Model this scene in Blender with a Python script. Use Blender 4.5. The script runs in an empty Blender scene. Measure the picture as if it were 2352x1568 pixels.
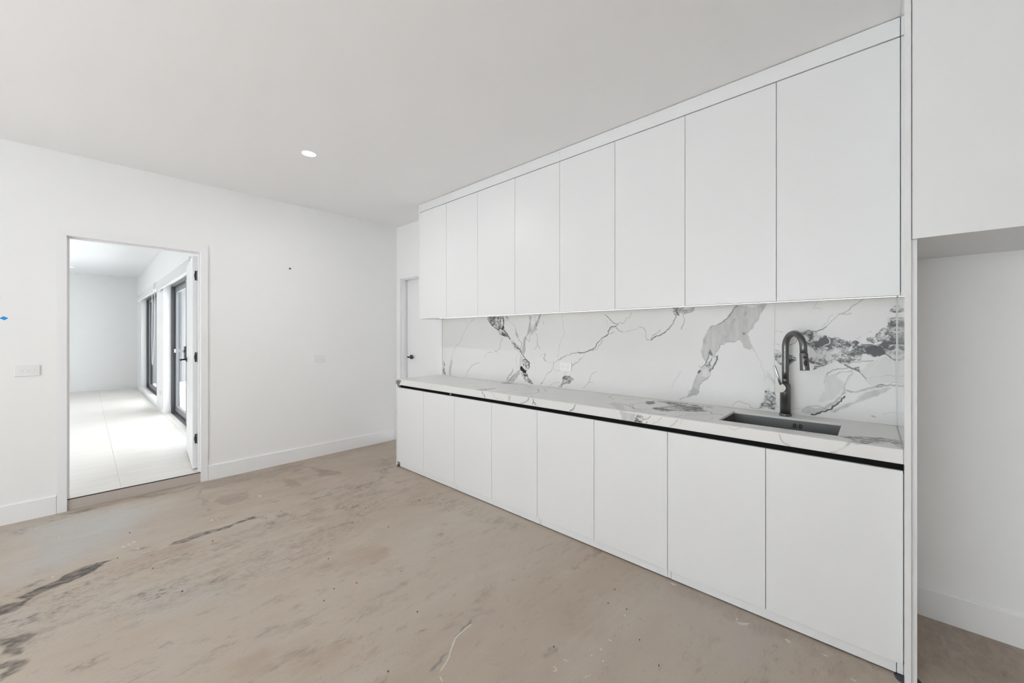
import bpy, bmesh, math, random
import numpy as np
from mathutils import Vector

S = bpy.context.scene
COL = S.collection

# ---------------------------------------------------------------- camera, world, light, exposure
CAM_H = 1.351
cam_d = bpy.data.cameras.new('camera')
cam = bpy.data.objects.new('camera', cam_d)
COL.objects.link(cam)
cam.location = (0, 0, CAM_H)
cam.rotation_euler = (math.pi / 2, 0, -math.radians(47.43))
cam_d.sensor_width = 36.0
cam_d.sensor_fit = 'HORIZONTAL'
cam_d.lens = 899.8 / 2352 * 36.0
cam_d.shift_y = (769.9 - 784.0) / 2352.0
cam_d.clip_start = 0.02
cam_d.clip_end = 300
S.camera = cam

world = bpy.data.worlds.new('overcast_sky')
S.world = world
world.use_nodes = True
wn = world.node_tree.nodes
wn['Background'].inputs[0].default_value = (0.92, 0.962, 1.0, 1)
wn['Background'].inputs[1].default_value = 10.0

S.view_settings.view_transform = 'Standard'
S.view_settings.look = 'None'
S.view_settings.gamma = 1
S.view_settings.use_curve_mapping = False
S.view_settings.exposure = -0.80
S.cycles.max_bounces = 10
S.cycles.diffuse_bounces = 7
S.cycles.glossy_bounces = 3
S.cycles.transparent_max_bounces = 12
S.cycles.caustics_reflective = False
S.cycles.caustics_refractive = False

def portal(name, loc, rot, sx, sy):
    l = bpy.data.lights.new(name, 'AREA')
    l.shape = 'RECTANGLE'; l.size = sx; l.size_y = sy
    l.cycles.is_portal = True
    o = bpy.data.objects.new(name, l); COL.objects.link(o)
    o.location = loc; o.rotation_euler = rot
    return o

sun_d = bpy.data.lights.new('sun', 'SUN')
sun_d.energy = 70.0; sun_d.angle = math.radians(3.0); sun_d.color = (0.955, 0.978, 1.0)
sun = bpy.data.objects.new('sun', sun_d); COL.objects.link(sun)
sun.location = (-6, 0, 12)
sun.rotation_euler = (0, -math.radians(19), 0)     # high, slightly from the left-hand side

# ---------------------------------------------------------------- room numbers (metres)
C = 2.75            # ceiling
YW = 4.56           # far wall face
XW = 2.744          # cabinet wall face
XL = -3.2           # left wall face
YB = -3.2           # back wall face
F2 = 0.088          # tiled floor level in the next room
X2 = 0.852          # window wall of the next room
Y2 = 13.15          # end wall of the next room
OX0, OX1, OZ = -0.096, 0.719, 2.118   # doorway

# window openings: (axis, from, to, z0, z1)
WIN_LEFT = (-0.3, 3.1, 0.06, 2.5)
portal('portal_left_window', (XL - 0.06, 1.4, 1.28), (math.pi / 2, 0, -math.pi / 2), 3.4, 2.44)
portal('portal_sliding_door', (X2 + 0.22, 7.05, 1.15), (math.pi / 2, 0, math.pi / 2), 2.8, 2.12)
portal('portal_far_window', (X2 + 0.22, 10.75, 1.15), (math.pi / 2, 0, math.pi / 2), 2.9, 2.12)

# ---------------------------------------------------------------- materials
def mat(name, col, rough=0.5, metal=0.0, emit=None, es=0.0, spec=0.5, bump=0.0, bscale=60, var=0.0, coat=0.0):
    m = bpy.data.materials.new(name); m.use_nodes = True
    nt = m.node_tree; b = nt.nodes['Principled BSDF']
    b.inputs['Base Color'].default_value = (*col, 1)
    b.inputs['Roughness'].default_value = rough
    b.inputs['Metallic'].default_value = metal
    b.inputs['Specular IOR Level'].default_value = spec
    b.inputs['Coat Weight'].default_value = coat
    if emit:
        b.inputs['Emission Color'].default_value = (*emit, 1)
        b.inputs['Emission Strength'].default_value = es
    if bump or var:
        tc = nt.nodes.new('ShaderNodeTexCoord')
        n = nt.nodes.new('ShaderNodeTexNoise'); n.inputs['Scale'].default_value = bscale
        n.inputs['Detail'].default_value = 4
        nt.links.new(tc.outputs['Object'], n.inputs['Vector'])
        if bump:
            bp = nt.nodes.new('ShaderNodeBump'); bp.inputs['Strength'].default_value = bump
            bp.inputs['Distance'].default_value = 0.001
            nt.links.new(n.outputs['Fac'], bp.inputs['Height'])
            nt.links.new(bp.outputs['Normal'], b.inputs['Normal'])
        if var:
            n2 = nt.nodes.new('ShaderNodeTexNoise'); n2.inputs['Scale'].default_value = 1.3
            nt.links.new(tc.outputs['Object'], n2.inputs['Vector'])
            mr = nt.nodes.new('ShaderNodeMapRange')
            mr.inputs['To Min'].default_value = 1 - var; mr.inputs['To Max'].default_value = 1 + var
            nt.links.new(n2.outputs['Fac'], mr.inputs['Value'])
            mx = nt.nodes.new('ShaderNodeVectorMath'); mx.operation = 'SCALE'
            mx.inputs[0].default_value = col
            nt.links.new(mr.outputs[0], mx.inputs['Scale'])
            nt.links.new(mx.outputs[0], b.inputs['Base Color'])
    return m

M = {}
M['wall'] = mat('wall_paint', (0.86, 0.86, 0.855), 0.75, bump=0.15, bscale=220, var=0.012)
M['ceil'] = mat('ceiling_paint', (0.88, 0.88, 0.885), 0.85, bump=0.1, bscale=200, var=0.01)
M['trim'] = mat('trim_enamel', (0.85, 0.85, 0.855), 0.35, bump=0.05, bscale=120)
M['cab'] = mat('cabinet_lacquer', (0.77, 0.772, 0.775), 0.38, bump=0.04, bscale=300)
M['cabside'] = mat('cabinet_panel_satin', (0.77, 0.772, 0.775), 0.06, bump=0.02, bscale=200)
M['kick'] = mat('kickboard_laminate', (0.77, 0.772, 0.78), 0.32, bump=0.03, bscale=200)
M['black'] = mat('black_anodised', (0.006, 0.006, 0.006), 0.8, spec=0.15)
M['blackplastic'] = mat('black_plastic', (0.03, 0.035, 0.045), 0.5, bump=0.1)
M['blackmetal'] = mat('black_powdercoat', (0.02, 0.02, 0.022), 0.4)
M['clip'] = mat('grey_clip_plastic', (0.33, 0.33, 0.33), 0.5)
M['gun'] = mat('gunmetal_brushed', (0.16, 0.16, 0.162), 0.33, metal=0.85, bump=0.1, bscale=400)
M['sink'] = mat('gunmetal_sink', (0.22, 0.22, 0.222), 0.42, metal=0.8, bump=0.12, bscale=500)
M['chrome'] = mat('brushed_steel', (0.72, 0.72, 0.70), 0.22, metal=0.95)
M['rubber'] = mat('black_rubber', (0.01, 0.01, 0.011), 0.35)
M['plate'] = mat('white_switch_plastic', (0.82, 0.82, 0.82), 0.28)
M['pin'] = mat('dark_slot_and_gap_shade', (0.05, 0.05, 0.05), 0.6)  # socket slots, and the painted shade behind the corner door gap
M['frame'] = mat('charcoal_aluminium', (0.10, 0.102, 0.108), 0.4, bump=0.03)
M['frame2'] = mat('grey_aluminium_sash', (0.19, 0.192, 0.2), 0.38)
M['blind'] = mat('blind_fabric', (0.72, 0.72, 0.70), 0.8, bump=0.2, bscale=400)
M['tape'] = mat('blue_masking_tape', (0.0, 0.19, 0.55), 0.6, bump=0.1)
M['patch'] = mat('grey_plug', (0.12, 0.13, 0.13), 0.6)
M['riser'] = mat('taupe_riser_tile', (0.50, 0.445, 0.405), 0.45, bump=0.1, bscale=150, var=0.04)
M['grout'] = mat('grout', (0.58, 0.54, 0.50), 0.9)
M['strip'] = mat('dark_edge_trim', (0.03, 0.03, 0.035), 0.4, metal=0.4)
M['led'] = mat('led_diffuser', (0.9, 0.9, 0.88), 0.4, emit=(1.0, 0.985, 0.95), es=4.5)
M['lamp'] = mat('downlight_lens', (0.9, 0.9, 0.9), 0.4, emit=(1.0, 0.99, 0.97), es=6.0)
M['paint'] = mat('dried_paint', (0.57, 0.515, 0.45), 0.6)
M['chipd'] = mat('dark_grit', (0.06, 0.05, 0.045), 0.8)
M['chipo'] = mat('orange_chip', (0.55, 0.18, 0.08), 0.7)
M['render'] = mat('grey_render', (0.095, 0.095, 0.097), 0.9, bump=0.3, bscale=40, var=0.06)
M['ground'] = mat('pale_gravel_ground', (0.70, 0.71, 0.725), 0.95, bump=0.5, bscale=30, var=0.1)
M['rim'] = mat('stone_cut_edge', (0.5, 0.5, 0.49), 0.5, bump=0.1, bscale=200)

def glass_mat():
    m = bpy.data.materials.new('window_glass'); m.use_nodes = True
    nt = m.node_tree; n = nt.nodes; n.clear()
    out = n.new('ShaderNodeOutputMaterial'); tr = n.new('ShaderNodeBsdfTransparent')
    tr.inputs[0].default_value = (0.97, 0.98, 0.98, 1)
    gl = n.new('ShaderNodeBsdfGlossy'); gl.inputs['Roughness'].default_value = 0.02
    fr = n.new('ShaderNodeFresnel'); fr.inputs[0].default_value = 1.45
    mx = n.new('ShaderNodeMixShader')
    ge = n.new('ShaderNodeNewGeometry'); inv = n.new('ShaderNodeMath'); inv.operation = 'SUBTRACT'; inv.inputs[0].default_value = 1.0
    mul = n.new('ShaderNodeMath'); mul.operation = 'MULTIPLY'      # reflect on the outer face only, so a pane never traps light
    nt.links.new(ge.outputs['Backfacing'], inv.inputs[1]); nt.links.new(inv.outputs[0], mul.inputs[0])
    nt.links.new(fr.outputs[0], mul.inputs[1]); nt.links.new(mul.outputs[0], mx.inputs[0]); nt.links.new(tr.outputs[0], mx.inputs[1])
    nt.links.new(gl.outputs[0], mx.inputs[2]); nt.links.new(mx.outputs[0], out.inputs[0])
    return m
M['glass'] = glass_mat()

def screen_mat():
    m = bpy.data.materials.new('fly_screen_mesh'); m.use_nodes = True
    nt = m.node_tree; n = nt.nodes; b = n['Principled BSDF']; out = n['Material Output']
    b.inputs['Base Color'].default_value = (0.04, 0.04, 0.042, 1)
    tr = n.new('ShaderNodeBsdfTransparent'); mx = n.new('ShaderNodeMixShader'); mx.inputs[0].default_value = 0.4
    nt.links.new(tr.outputs[0], mx.inputs[1]); nt.links.new(b.outputs[0], mx.inputs[2])
    nt.links.new(mx.outputs[0], out.inputs[0])
    return m
M['screen'] = screen_mat()

def N(nt, t, **kw):
    n = nt.nodes.new(t)
    for k, v in kw.items():
        if k.startswith('i_'):
            n.inputs[int(k[2:])].default_value = v
        else:
            setattr(n, k, v)
    return n

def marble_mat():
    m = bpy.data.materials.new('veined_porcelain_marble'); m.use_nodes = True
    nt = m.node_tree; b = nt.nodes['Principled BSDF']; lk = nt.links.new
    at = N(nt, 'ShaderNodeAttribute', attribute_name='tone')
    tc = N(nt, 'ShaderNodeTexCoord')
    n1 = N(nt, 'ShaderNodeTexNoise'); n1.inputs['Scale'].default_value = 420; n1.inputs['Detail'].default_value = 3
    lk(tc.outputs['Object'], n1.inputs['Vector'])
    n2 = N(nt, 'ShaderNodeTexNoise'); n2.inputs['Scale'].default_value = 2.2; n2.inputs['Detail'].default_value = 6
    n2.inputs['Distortion'].default_value = 1.0
    lk(tc.outputs['Object'], n2.inputs['Vector'])
    # tone modulated by fine grain:  t * (0.78 + 0.44*noise)
    ma = N(nt, 'ShaderNodeMath', operation='MULTIPLY_ADD'); ma.inputs[1].default_value = 0.45; ma.inputs[2].default_value = 0.78
    lk(n1.outputs['Fac'], ma.inputs[0])
    mu = N(nt, 'ShaderNodeMath', operation='MULTIPLY', use_clamp=True)
    lk(at.outputs['Fac'], mu.inputs[0]); lk(ma.outputs[0], mu.inputs[1])
    sh = N(nt, 'ShaderNodeMapRange'); sh.inputs['From Min'].default_value = 0.35; sh.inputs['From Max'].default_value = 0.8
    sh.inputs['To Min'].default_value = 0.0; sh.inputs['To Max'].default_value = 0.035
    lk(n2.outputs['Fac'], sh.inputs['Value'])
    ad = N(nt, 'ShaderNodeMath', operation='ADD', use_clamp=True)
    lk(mu.outputs[0], ad.inputs[0]); lk(sh.outputs[0], ad.inputs[1])
    cr = N(nt, 'ShaderNodeValToRGB')
    e = cr.color_ramp.elements
    e[0].position = 0; e[0].color = (0.75, 0.745, 0.735, 1)
    e[1].position = 1; e[1].color = (0.012, 0.012, 0.014, 1)
    for p, c in ((0.2, (0.61, 0.605, 0.59)), (0.45, (0.30, 0.30, 0.295)), (0.7, (0.085, 0.085, 0.088))):
        k = e.new(p); k.color = (*c, 1)
    lk(ad.outputs[0], cr.inputs[0]); lk(cr.outputs[0], b.inputs['Base Color'])
    b.inputs['Roughness'].default_value = 0.3
    b.inputs['Specular IOR Level'].default_value = 0.35
    return m
M['marble'] = marble_mat()

def floor_mat():
    m = bpy.data.materials.new('stained_concrete'); m.use_nodes = True
    nt = m.node_tree; b = nt.nodes['Principled BSDF']; lk = nt.links.new
    tc = N(nt, 'ShaderNodeTexCoord')
    mp = N(nt, 'ShaderNodeMapping')
    mp.inputs['Rotation'].default_value = (0, 0, math.radians(-14)); mp.inputs['Scale'].default_value = (0.45, 1, 1)
    lk(tc.outputs['Object'], mp.inputs['Vector'])
    def noise(scale, det, rough=0.55, src=None, dist=0.0):
        n = N(nt, 'ShaderNodeTexNoise'); n.inputs['Scale'].default_value = scale; n.inputs['Detail'].default_value = det
        n.inputs['Roughness'].default_value = rough; n.inputs['Distortion'].default_value = dist
        lk((src or mp).outputs[0 if src is None else 'Object'], n.inputs['Vector'])
        return n.outputs['Fac']
    def rng(v, a, c, lo=0.0, hi=1.0):
        r = N(nt, 'ShaderNodeMapRange'); r.interpolation_type = 'SMOOTHSTEP'
        r.inputs['From Min'].default_value = a; r.inputs['From Max'].default_value = c
        r.inputs['To Min'].default_value = lo; r.inputs['To Max'].default_value = hi
        lk(v, r.inputs['Value']); return r.outputs[0]
    def math_(op, a, c):
        n = N(nt, 'ShaderNodeMath', operation=op)
        for i, v in enumerate((a, c)):
            if isinstance(v, (int, float)): n.inputs[i].default_value = v
            else: lk(v, n.inputs[i])
        return n.outputs[0]
    def mix(fac, a, c):
        n = N(nt, 'ShaderNodeMix', data_type='RGBA')
        lk(fac, n.inputs['Factor'])
        for k, v in (('A', a), ('B', c)):
            s = [i for i in n.inputs if i.name == k and i.type == 'RGBA'][0]
            if isinstance(v, tuple): s.default_value = (*v, 1)
            else: lk(v, s)
        return [o for o in n.outputs if o.type == 'RGBA'][0]
    def attr(nm):
        return N(nt, 'ShaderNodeAttribute', attribute_name=nm).outputs['Fac']
    base = mix(rng(noise(0.9, 5), 0.35, 0.65), FLOOR_A, FLOOR_B)
    base = mix(rng(noise(2.3, 6, 0.6), 0.5, 0.72, 0, 0.55), base, FLOOR_C)
    # attribute tints
    base = mix(math_('MULTIPLY', attr('blue'), rng(noise(1.7, 6), 0.25, 0.6, 0.6, 1.0)), base, FLOOR_BLUE)
    base = mix(math_('MULTIPLY', attr('rust'), rng(noise(6, 6, 0.65), 0.42, 0.62, 0.1, 0.85)), base, FLOOR_RUST)
    # broken stains
    nb = noise(16, 8, 0.7); nf = noise(70, 6, 0.7)
    d = math_('MULTIPLY', attr('dark'), rng(nf, 0.30, 0.52, 0.5, 1.12))
    base = mix(d, base, (0.06, 0.05, 0.044))
    sp = math_('MULTIPLY', math_('MULTIPLY', attr('speck'), rng(noise(4.2, 3, 0.5), 0.38, 0.58, 0.35, 1.0)), rng(math_('ADD', math_('MULTIPLY', nb, 0.45), math_('MULTIPLY', nf, 0.55)), 0.475, 0.575, 0.06, 1.0))
    base = mix(sp, base, (0.10, 0.075, 0.058))
    base = mix(attr('bluegrey'), base, (0.13, 0.145, 0.155))
    # all-over faint trodden dirt in long strokes, fine grain and pin holes
    base = mix(math_('MULTIPLY', rng(noise(7.5, 10, 0.78), 0.50, 0.68), rng(noise(1.6, 4), 0.42, 0.62, 0.08, 0.5)), base, (0.22, 0.165, 0.125))
    base = mix(math_('MULTIPLY', rng(noise(3.2, 8, 0.7, None, 0.6), 0.54, 0.7), 0.45), base, (0.52, 0.47, 0.41))
    base = mix(rng(noise(30, 8, 0.75), 0.55, 0.72, 0, 0.28), base, (0.16, 0.13, 0.105))
    base = mix(rng(noise(260, 3, 0.6, tc), 0.35, 0.7, 0.0, 0.26), base, (0.16, 0.14, 0.12))
    v = N(nt, 'ShaderNodeTexVoronoi'); v.inputs['Scale'].default_value = 22; lk(tc.outputs['Object'], v.inputs['Vector'])
    base = mix(math_('MULTIPLY', rng(v.outputs['Distance'], 0.035, 0.05, 1, 0), rng(noise(3, 2, 0.5, tc), 0.5, 0.55, 0, 0.6)), base, (0.09, 0.08, 0.07))
    lk(base, b.inputs['Base Color'])
    r = rng(noise(8, 5), 0.3, 0.7, 0.5, 0.68); lk(r, b.inputs['Roughness'])
    bp = N(nt, 'ShaderNodeBump'); bp.inputs['Strength'].default_value = 0.25; bp.inputs['Distance'].default_value = 0.002
    lk(nf, bp.inputs['Height']); lk(bp.outputs[0], b.inputs['Normal'])
    return m
FLOOR_A = (0.475, 0.408, 0.338); FLOOR_B = (0.425, 0.345, 0.278); FLOOR_C = (0.52, 0.462, 0.395)
FLOOR_BLUE = (0.475, 0.465, 0.455); FLOOR_RUST = (0.34, 0.235, 0.17)
M['floor'] = floor_mat()

def tile_mat():
    m = bpy.data.materials.new('pale_floor_tile'); m.use_nodes = True
    nt = m.node_tree; b = nt.nodes['Principled BSDF']; lk = nt.links.new
    tc = N(nt, 'ShaderNodeTexCoord'); mp = N(nt, 'ShaderNodeMapping'); mp.inputs['Scale'].default_value = (1, 5, 1)
    lk(tc.outputs['Object'], mp.inputs['Vector'])
    n = N(nt, 'ShaderNodeTexNoise'); n.inputs['Scale'].default_value = 1.7; n.inputs['Detail'].default_value = 6
    lk(mp.outputs[0], n.inputs['Vector'])
    cr = N(nt, 'ShaderNodeValToRGB'); e = cr.color_ramp.elements
    e[0].position = 0.3; e[0].color = (0.67, 0.63, 0.58, 1); e[1].position = 0.75; e[1].color = (0.74, 0.705, 0.665, 1)
    lk(n.outputs['Fac'], cr.inputs[0]); lk(cr.outputs[0], b.inputs['Base Color'])
    b.inputs['Roughness'].default_value = 0.3
    return m
M['tile'] = tile_mat()

# ---------------------------------------------------------------- mesh helpers
class MB:
    """collects shapes and links them as ONE mesh object"""
    def __init__(s): s.bm = bmesh.new()
    def box(s, x0, x1, y0, y1, z0, z1, bev=0.0, segs=2):
        b = bmesh.new(); bmesh.ops.create_cube(b, size=1)
        for v in b.verts:
            v.co = Vector(((x0 + x1) / 2 + v.co.x * (x1 - x0), (y0 + y1) / 2 + v.co.y * (y1 - y0), (z0 + z1) / 2 + v.co.z * (z1 - z0)))
        if bev: bmesh.ops.bevel(b, geom=b.edges[:], offset=bev, segments=segs, affect='EDGES', profile=0.5)
        s.merge(b); return s
    def merge(s, b):
        me = bpy.data.meshes.new('t'); b.to_mesh(me); b.free(); s.bm.from_mesh(me); bpy.data.meshes.remove(me)
    def prism(s, pts, axis, a0, a1, bev=0.0):
        """pts: outline in the two other axes (cyclic order), extruded along axis 0/1/2"""
        b = bmesh.new()
        def mk(p, a):
            l = [p[0], p[1]]; l.insert(axis, a); return b.verts.new(l)
        A = [mk(p, a0) for p in pts]; B = [mk(p, a1) for p in pts]
        b.faces.new(A); b.faces.new(B[::-1])
        n = len(pts)
        for i in range(n): b.faces.new((A[i], B[i], B[(i + 1) % n], A[(i + 1) % n]))
        bmesh.ops.recalc_face_normals(b, faces=b.faces[:])
        if bev: bmesh.ops.bevel(b, geom=b.edges[:], offset=bev, segments=2, affect='EDGES')
        s.merge(b); return s
    def tube(s, path, radii, n=20, caps=True):
        """swept tube along 3-D points with a radius at each"""
        b = bmesh.new(); P = [Vector(p) for p in path]
        if not hasattr(radii, '__len__'): radii = [radii] * len(P)
        rings = []; ref = None
        for i, p in enumerate(P):
            t = (P[min(i + 1, len(P) - 1)] - P[max(i - 1, 0)]).normalized()
            if t.length == 0: t = Vector((0, 0, 1))
            if ref is None:
                ref = t.cross(Vector((0, 0, 1)) if abs(t.z) < .9 else Vector((1, 0, 0))).normalized()
            u = (ref - t * ref.dot(t)).normalized(); ref = u; w = t.cross(u)
            rings.append([b.verts.new(p + (u * math.cos(k * 2 * math.pi / n) + w * math.sin(k * 2 * math.pi / n)) * radii[i]) for k in range(n)])
        for a, c in zip(rings, rings[1:]):
            for k in range(n):
                f = b.faces.new((a[k], a[(k + 1) % n], c[(k + 1) % n], c[k])); f.smooth = True
        if caps: b.faces.new(rings[0][::-1]); b.faces.new(rings[-1])
        bmesh.ops.recalc_face_normals(b, faces=b.faces[:])
        s.merge(b); return s
    def rotz(s, ang, ox, oy):
        ca, sa = math.cos(ang), math.sin(ang)
        for v in s.bm.verts:
            x, y = v.co.x - ox, v.co.y - oy
            v.co.x = ox + ca * x - sa * y; v.co.y = oy + sa * x + ca * y
        return s
    def build(s, name, m, parent=None, kind=None, label=None, cat=None, group=None):
        me = bpy.data.meshes.new(name); s.bm.to_mesh(me); s.bm.free()
        return link(name, me, m, parent, kind, label, cat, group)

def wloc(o):
    v = Vector((0, 0, 0))
    while o: v += o.location; o = o.parent
    return v

def link(name, me, m, parent=None, kind=None, label=None, cat=None, group=None):
    if m is not None: me.materials.append(M[m] if isinstance(m, str) else m)
    o = bpy.data.objects.new(name, me); COL.objects.link(o)
    if parent:
        off = wloc(parent)
        n = len(me.vertices); co = np.empty(n * 3, np.float32); me.vertices.foreach_get('co', co)
        co = co.reshape(-1, 3) - np.array(off, np.float32); me.vertices.foreach_set('co', co.ravel())
        o.parent = parent
    if kind: o['kind'] = kind
    if label: o['label'] = label
    if cat: o['category'] = cat
    if group: o['group'] = group
    me.update()
    return o

def thing(name, loc, label, cat, group=None):
    o = bpy.data.objects.new(name, None); COL.objects.link(o); o.location = loc
    o.empty_display_size = 0.1
    o['label'] = label
    if cat: o['category'] = cat
    if group: o['group'] = group
    return o

def copy_tree(o, parent=None):
    kids = [c for c in bpy.data.objects if c.parent == o]
    c = o.copy(); COL.objects.link(c); c.parent = parent
    for k in kids: copy_tree(k, c)
    return c

# ---------------------------------------------------------------- numpy painting of veins and stains
def _h(ix, iy, seed):
    h = (ix.astype(np.int64) * 374761393 + iy.astype(np.int64) * 668265263 + seed * 1274126177) & 0xffffffff
    h = ((h ^ (h >> 13)) * 1274126177) & 0xffffffff
    return ((h ^ (h >> 16)) & 0xffff) / 65535.0
def vnoise(x, y, seed):
    ix = np.floor(x); iy = np.floor(y); fx = x - ix; fy = y - iy
    fx = fx * fx * (3 - 2 * fx); fy = fy * fy * (3 - 2 * fy)
    a = _h(ix, iy, seed); b = _h(ix + 1, iy, seed); c = _h(ix, iy + 1, seed); d = _h(ix + 1, iy + 1, seed)
    return (a * (1 - fx) + b * fx) * (1 - fy) + (c * (1 - fx) + d * fx) * fy
def fbm(x, y, seed, oc=4):
    s = 0; a = 0.5; t = 0
    for i in range(oc):
        s = s + a * vnoise(x, y, seed + i * 17); t += a; x = x * 2.03 + 11.3; y = y * 2.03 + 5.1; a *= 0.55
    return s / t

def jag(pts, rs, closed=False, rough=0.11, levels=3):
    P = [np.array(p, float) for p in pts]
    if closed: P.append(P[0])
    for l in range(levels):
        Q = [P[0]]
        for a, b in zip(P, P[1:]):
            d = b - a; ln = np.hypot(*d)
            if ln > 0.006:
                mid = (a + b) / 2 + np.array([-d[1], d[0]]) * rs.uniform(-rough, rough) * 1.3
                Q.append(mid)
            Q.append(b)
        P = Q
    return np.array(P)

def segdist(X, Y, P):
    best = np.full(X.shape, 1e9)
    for a, b in zip(P, P[1:]):
        d = b - a; L2 = d[0] ** 2 + d[1] ** 2 + 1e-12
        t = np.clip(((X - a[0]) * d[0] + (Y - a[1]) * d[1]) / L2, 0, 1)
        dd = (X - a[0] - t * d[0]) ** 2 + (Y - a[1] - t * d[1]) ** 2
        best = np.minimum(best, dd)
    return np.sqrt(best)

def inside(X, Y, P):
    r = np.zeros(X.shape, bool)
    for a, b in zip(P, P[1:]):
        if a[1] == b[1]: continue
        c = ((a[1] > Y) != (b[1] > Y)) & (X < (b[0] - a[0]) * (Y - a[1]) / (b[1] - a[1]) + a[0])
        r ^= c
    return r

def sstep(v, a, b):
    t = np.clip((v - a) / (b - a), 0, 1); return t * t * (3 - 2 * t)

def window(us, vs, P, r):
    i0 = np.searchsorted(us, P[:, 0].min() - r); i1 = np.searchsorted(us, P[:, 0].max() + r)
    j0 = np.searchsorted(vs, P[:, 1].min() - r); j1 = np.searchsorted(vs, P[:, 1].max() + r)
    return slice(i0, i1), slice(j0, j1)

def paint_marble(us, vs, marks, seed, brec_scale=1.0):
    T = np.zeros((len(us), len(vs)))
    for k, (kind, w, t, pts) in enumerate(marks):
        rs = np.random.RandomState(seed + k)
        if kind == 'L':
            P = jag(pts, rs); hw = w * .78 / 2000.0; r = hw * 3 + 0.003
            # walk the line in short runs so every distance window stays small
            for q in range(0, len(P) - 1, 6):
                Pq = P[q:q + 7]
                si, sj = window(us, vs, Pq, r)
                if si.start >= si.stop or sj.start >= sj.stop: continue
                X, Y = np.meshgrid(us[si], vs[sj], indexing='ij')
                d = segdist(X, Y, Pq)
                wv = hw * (0.55 + 0.9 * vnoise(X * 60, Y * 60, seed + k))
                m = 1 - sstep(d, wv * 0.5, wv * 1.35 + 0.0012)
                cur = T[si, sj]
                tt = t * (0.75 + 0.4 * vnoise(X * 35, Y * 35, seed + 7 * k))
                T[si, sj] = np.where(t < 0.12, cur * (1 - m) + t * m, np.maximum(cur, tt * m + cur * 0))
        else:
            P = jag(pts, rs, True, 0.09); soft = w / 1000.0; r = soft + 0.01
            si, sj = window(us, vs, P, r)
            if si.start >= si.stop or sj.start >= sj.stop: continue
            X, Y = np.meshgrid(us[si], vs[sj], indexing='ij')
            d = segdist(X, Y, P); sd = np.where(inside(X, Y, P), d, -d)
            m = sstep(sd, -soft, soft)
            cur = T[si, sj]
            if kind == 'P':
                var = 1.0 if (t > 0.7 or t < 0.12) else 0.62 + 0.5 * fbm(X * 60, Y * 14, seed + k, 4) + 0.25 * fbm(X * 9, Y * 9, seed + k + 50, 2)
                T[si, sj] = cur * (1 - m) + t * var * m
            else:
                s = brec_scale
                wx = X + 0.016 * (fbm(X * 28 * s, Y * 28 * s, 5, 3) - .5) * 2; wy = Y + 0.016 * (fbm(X * 28 * s, Y * 28 * s, 9, 3) - .5) * 2
                n1 = fbm(wx * 80 * s, wy * 110 * s, 3, 4); rd = 1 - np.abs(2 * fbm(wx * 75 * s, wy * 125 * s, 21, 3) - 1)
                n3 = fbm(wx * 14 * s, wy * 20 * s, 33, 3)
                v = 0.13 + 0.78 * sstep(rd * 0.5 + n1 * 0.6 + (n3 - .5) * 0.45, 0.50, 0.98)
                v = v + 0.14 * sstep(n3, 0.5, 0.75)
                T[si, sj] = np.maximum(cur * (1 - m * 0.6), m * v * t)
    return T

def grid_mesh(name, us, vs, to3d, attrs, thick_vec, m, hole=None, **kw):
    """dense face carrying attributes plus a plain back and rim, one slab mesh"""
    nu, nv = len(us), len(vs)
    U, V = np.meshgrid(us, vs, indexing='ij')
    co = to3d(U, V).reshape(-1, 3)
    idx = np.arange(nu * nv).reshape(nu, nv)
    q = np.stack([idx[:-1, :-1], idx[1:, :-1], idx[1:, 1:], idx[:-1, 1:]], -1)
    keep = np.ones((nu - 1, nv - 1), bool)
    rings = [np.concatenate([idx[:, 0], idx[-1, 1:], idx[-2::-1, -1], idx[0, -2:0:-1]])]
    if hole:
        i0, i1 = [int(np.argmin(abs(us - h))) for h in hole[:2]]; j0, j1 = [int(np.argmin(abs(vs - h))) for h in hole[2:]]
        keep[i0:i1, j0:j1] = False
        rings.append(np.concatenate([idx[i0:i1 + 1, j0], idx[i1, j0 + 1:j1 + 1], idx[i1 - 1:i0 - 1 if i0 else None:-1, j1], idx[i0, j1 - 1:j0:-1]])[::-1])
    quads = q[keep].reshape(-1, 4)
    tv = np.array(thick_vec, float)
    extra = []; ef = []; base = nu * nv
    if tv.any():
        for R in rings:
            n = len(R); low = co[R] + tv; extra.append(low)
            a = R; b = np.roll(R, -1); la = base + np.arange(n); lb = np.roll(la, -1)
            ef.append(np.stack([a, la, lb, b], -1)); base += n
    allco = np.concatenate([co] + extra) if extra else co
    faces = np.concatenate([quads] + ef) if ef else quads
    me = bpy.data.meshes.new(name)
    me.vertices.add(len(allco)); me.vertices.foreach_set('co', allco.astype(np.float32).ravel())
    nf = len(faces)
    me.loops.add(nf * 4); me.polygons.add(nf)
    me.loops.foreach_set('vertex_index', faces.astype(np.int32).ravel())
    me.polygons.foreach_set('loop_start', (np.arange(nf) * 4).astype(np.int32))
    me.polygons.foreach_set('loop_total', np.full(nf, 4, np.int32))
    me.update(calc_edges=True)
    for an, arr in attrs.items():
        a = me.attributes.new(an, 'FLOAT', 'POINT')
        full = np.zeros(len(allco), np.float32); full[:nu * nv] = arr.astype(np.float32).ravel()
        if extra: 
            k = nu * nv
            for R in rings: full[k:k + len(R)] = full[R]; k += len(R)
        a.data.foreach_set('value', full)
    return link(name, me, m, **kw)

def lin(a, b, step, extra=()):
    pts = sorted(set([a, b] + [e for e in extra if a < e < b])); out = []
    for p, q in zip(pts, pts[1:]):
        n = max(1, int(round((q - p) / step))); out += list(np.linspace(p, q, n + 1)[:-1])
    return np.array(out + [b])

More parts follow.
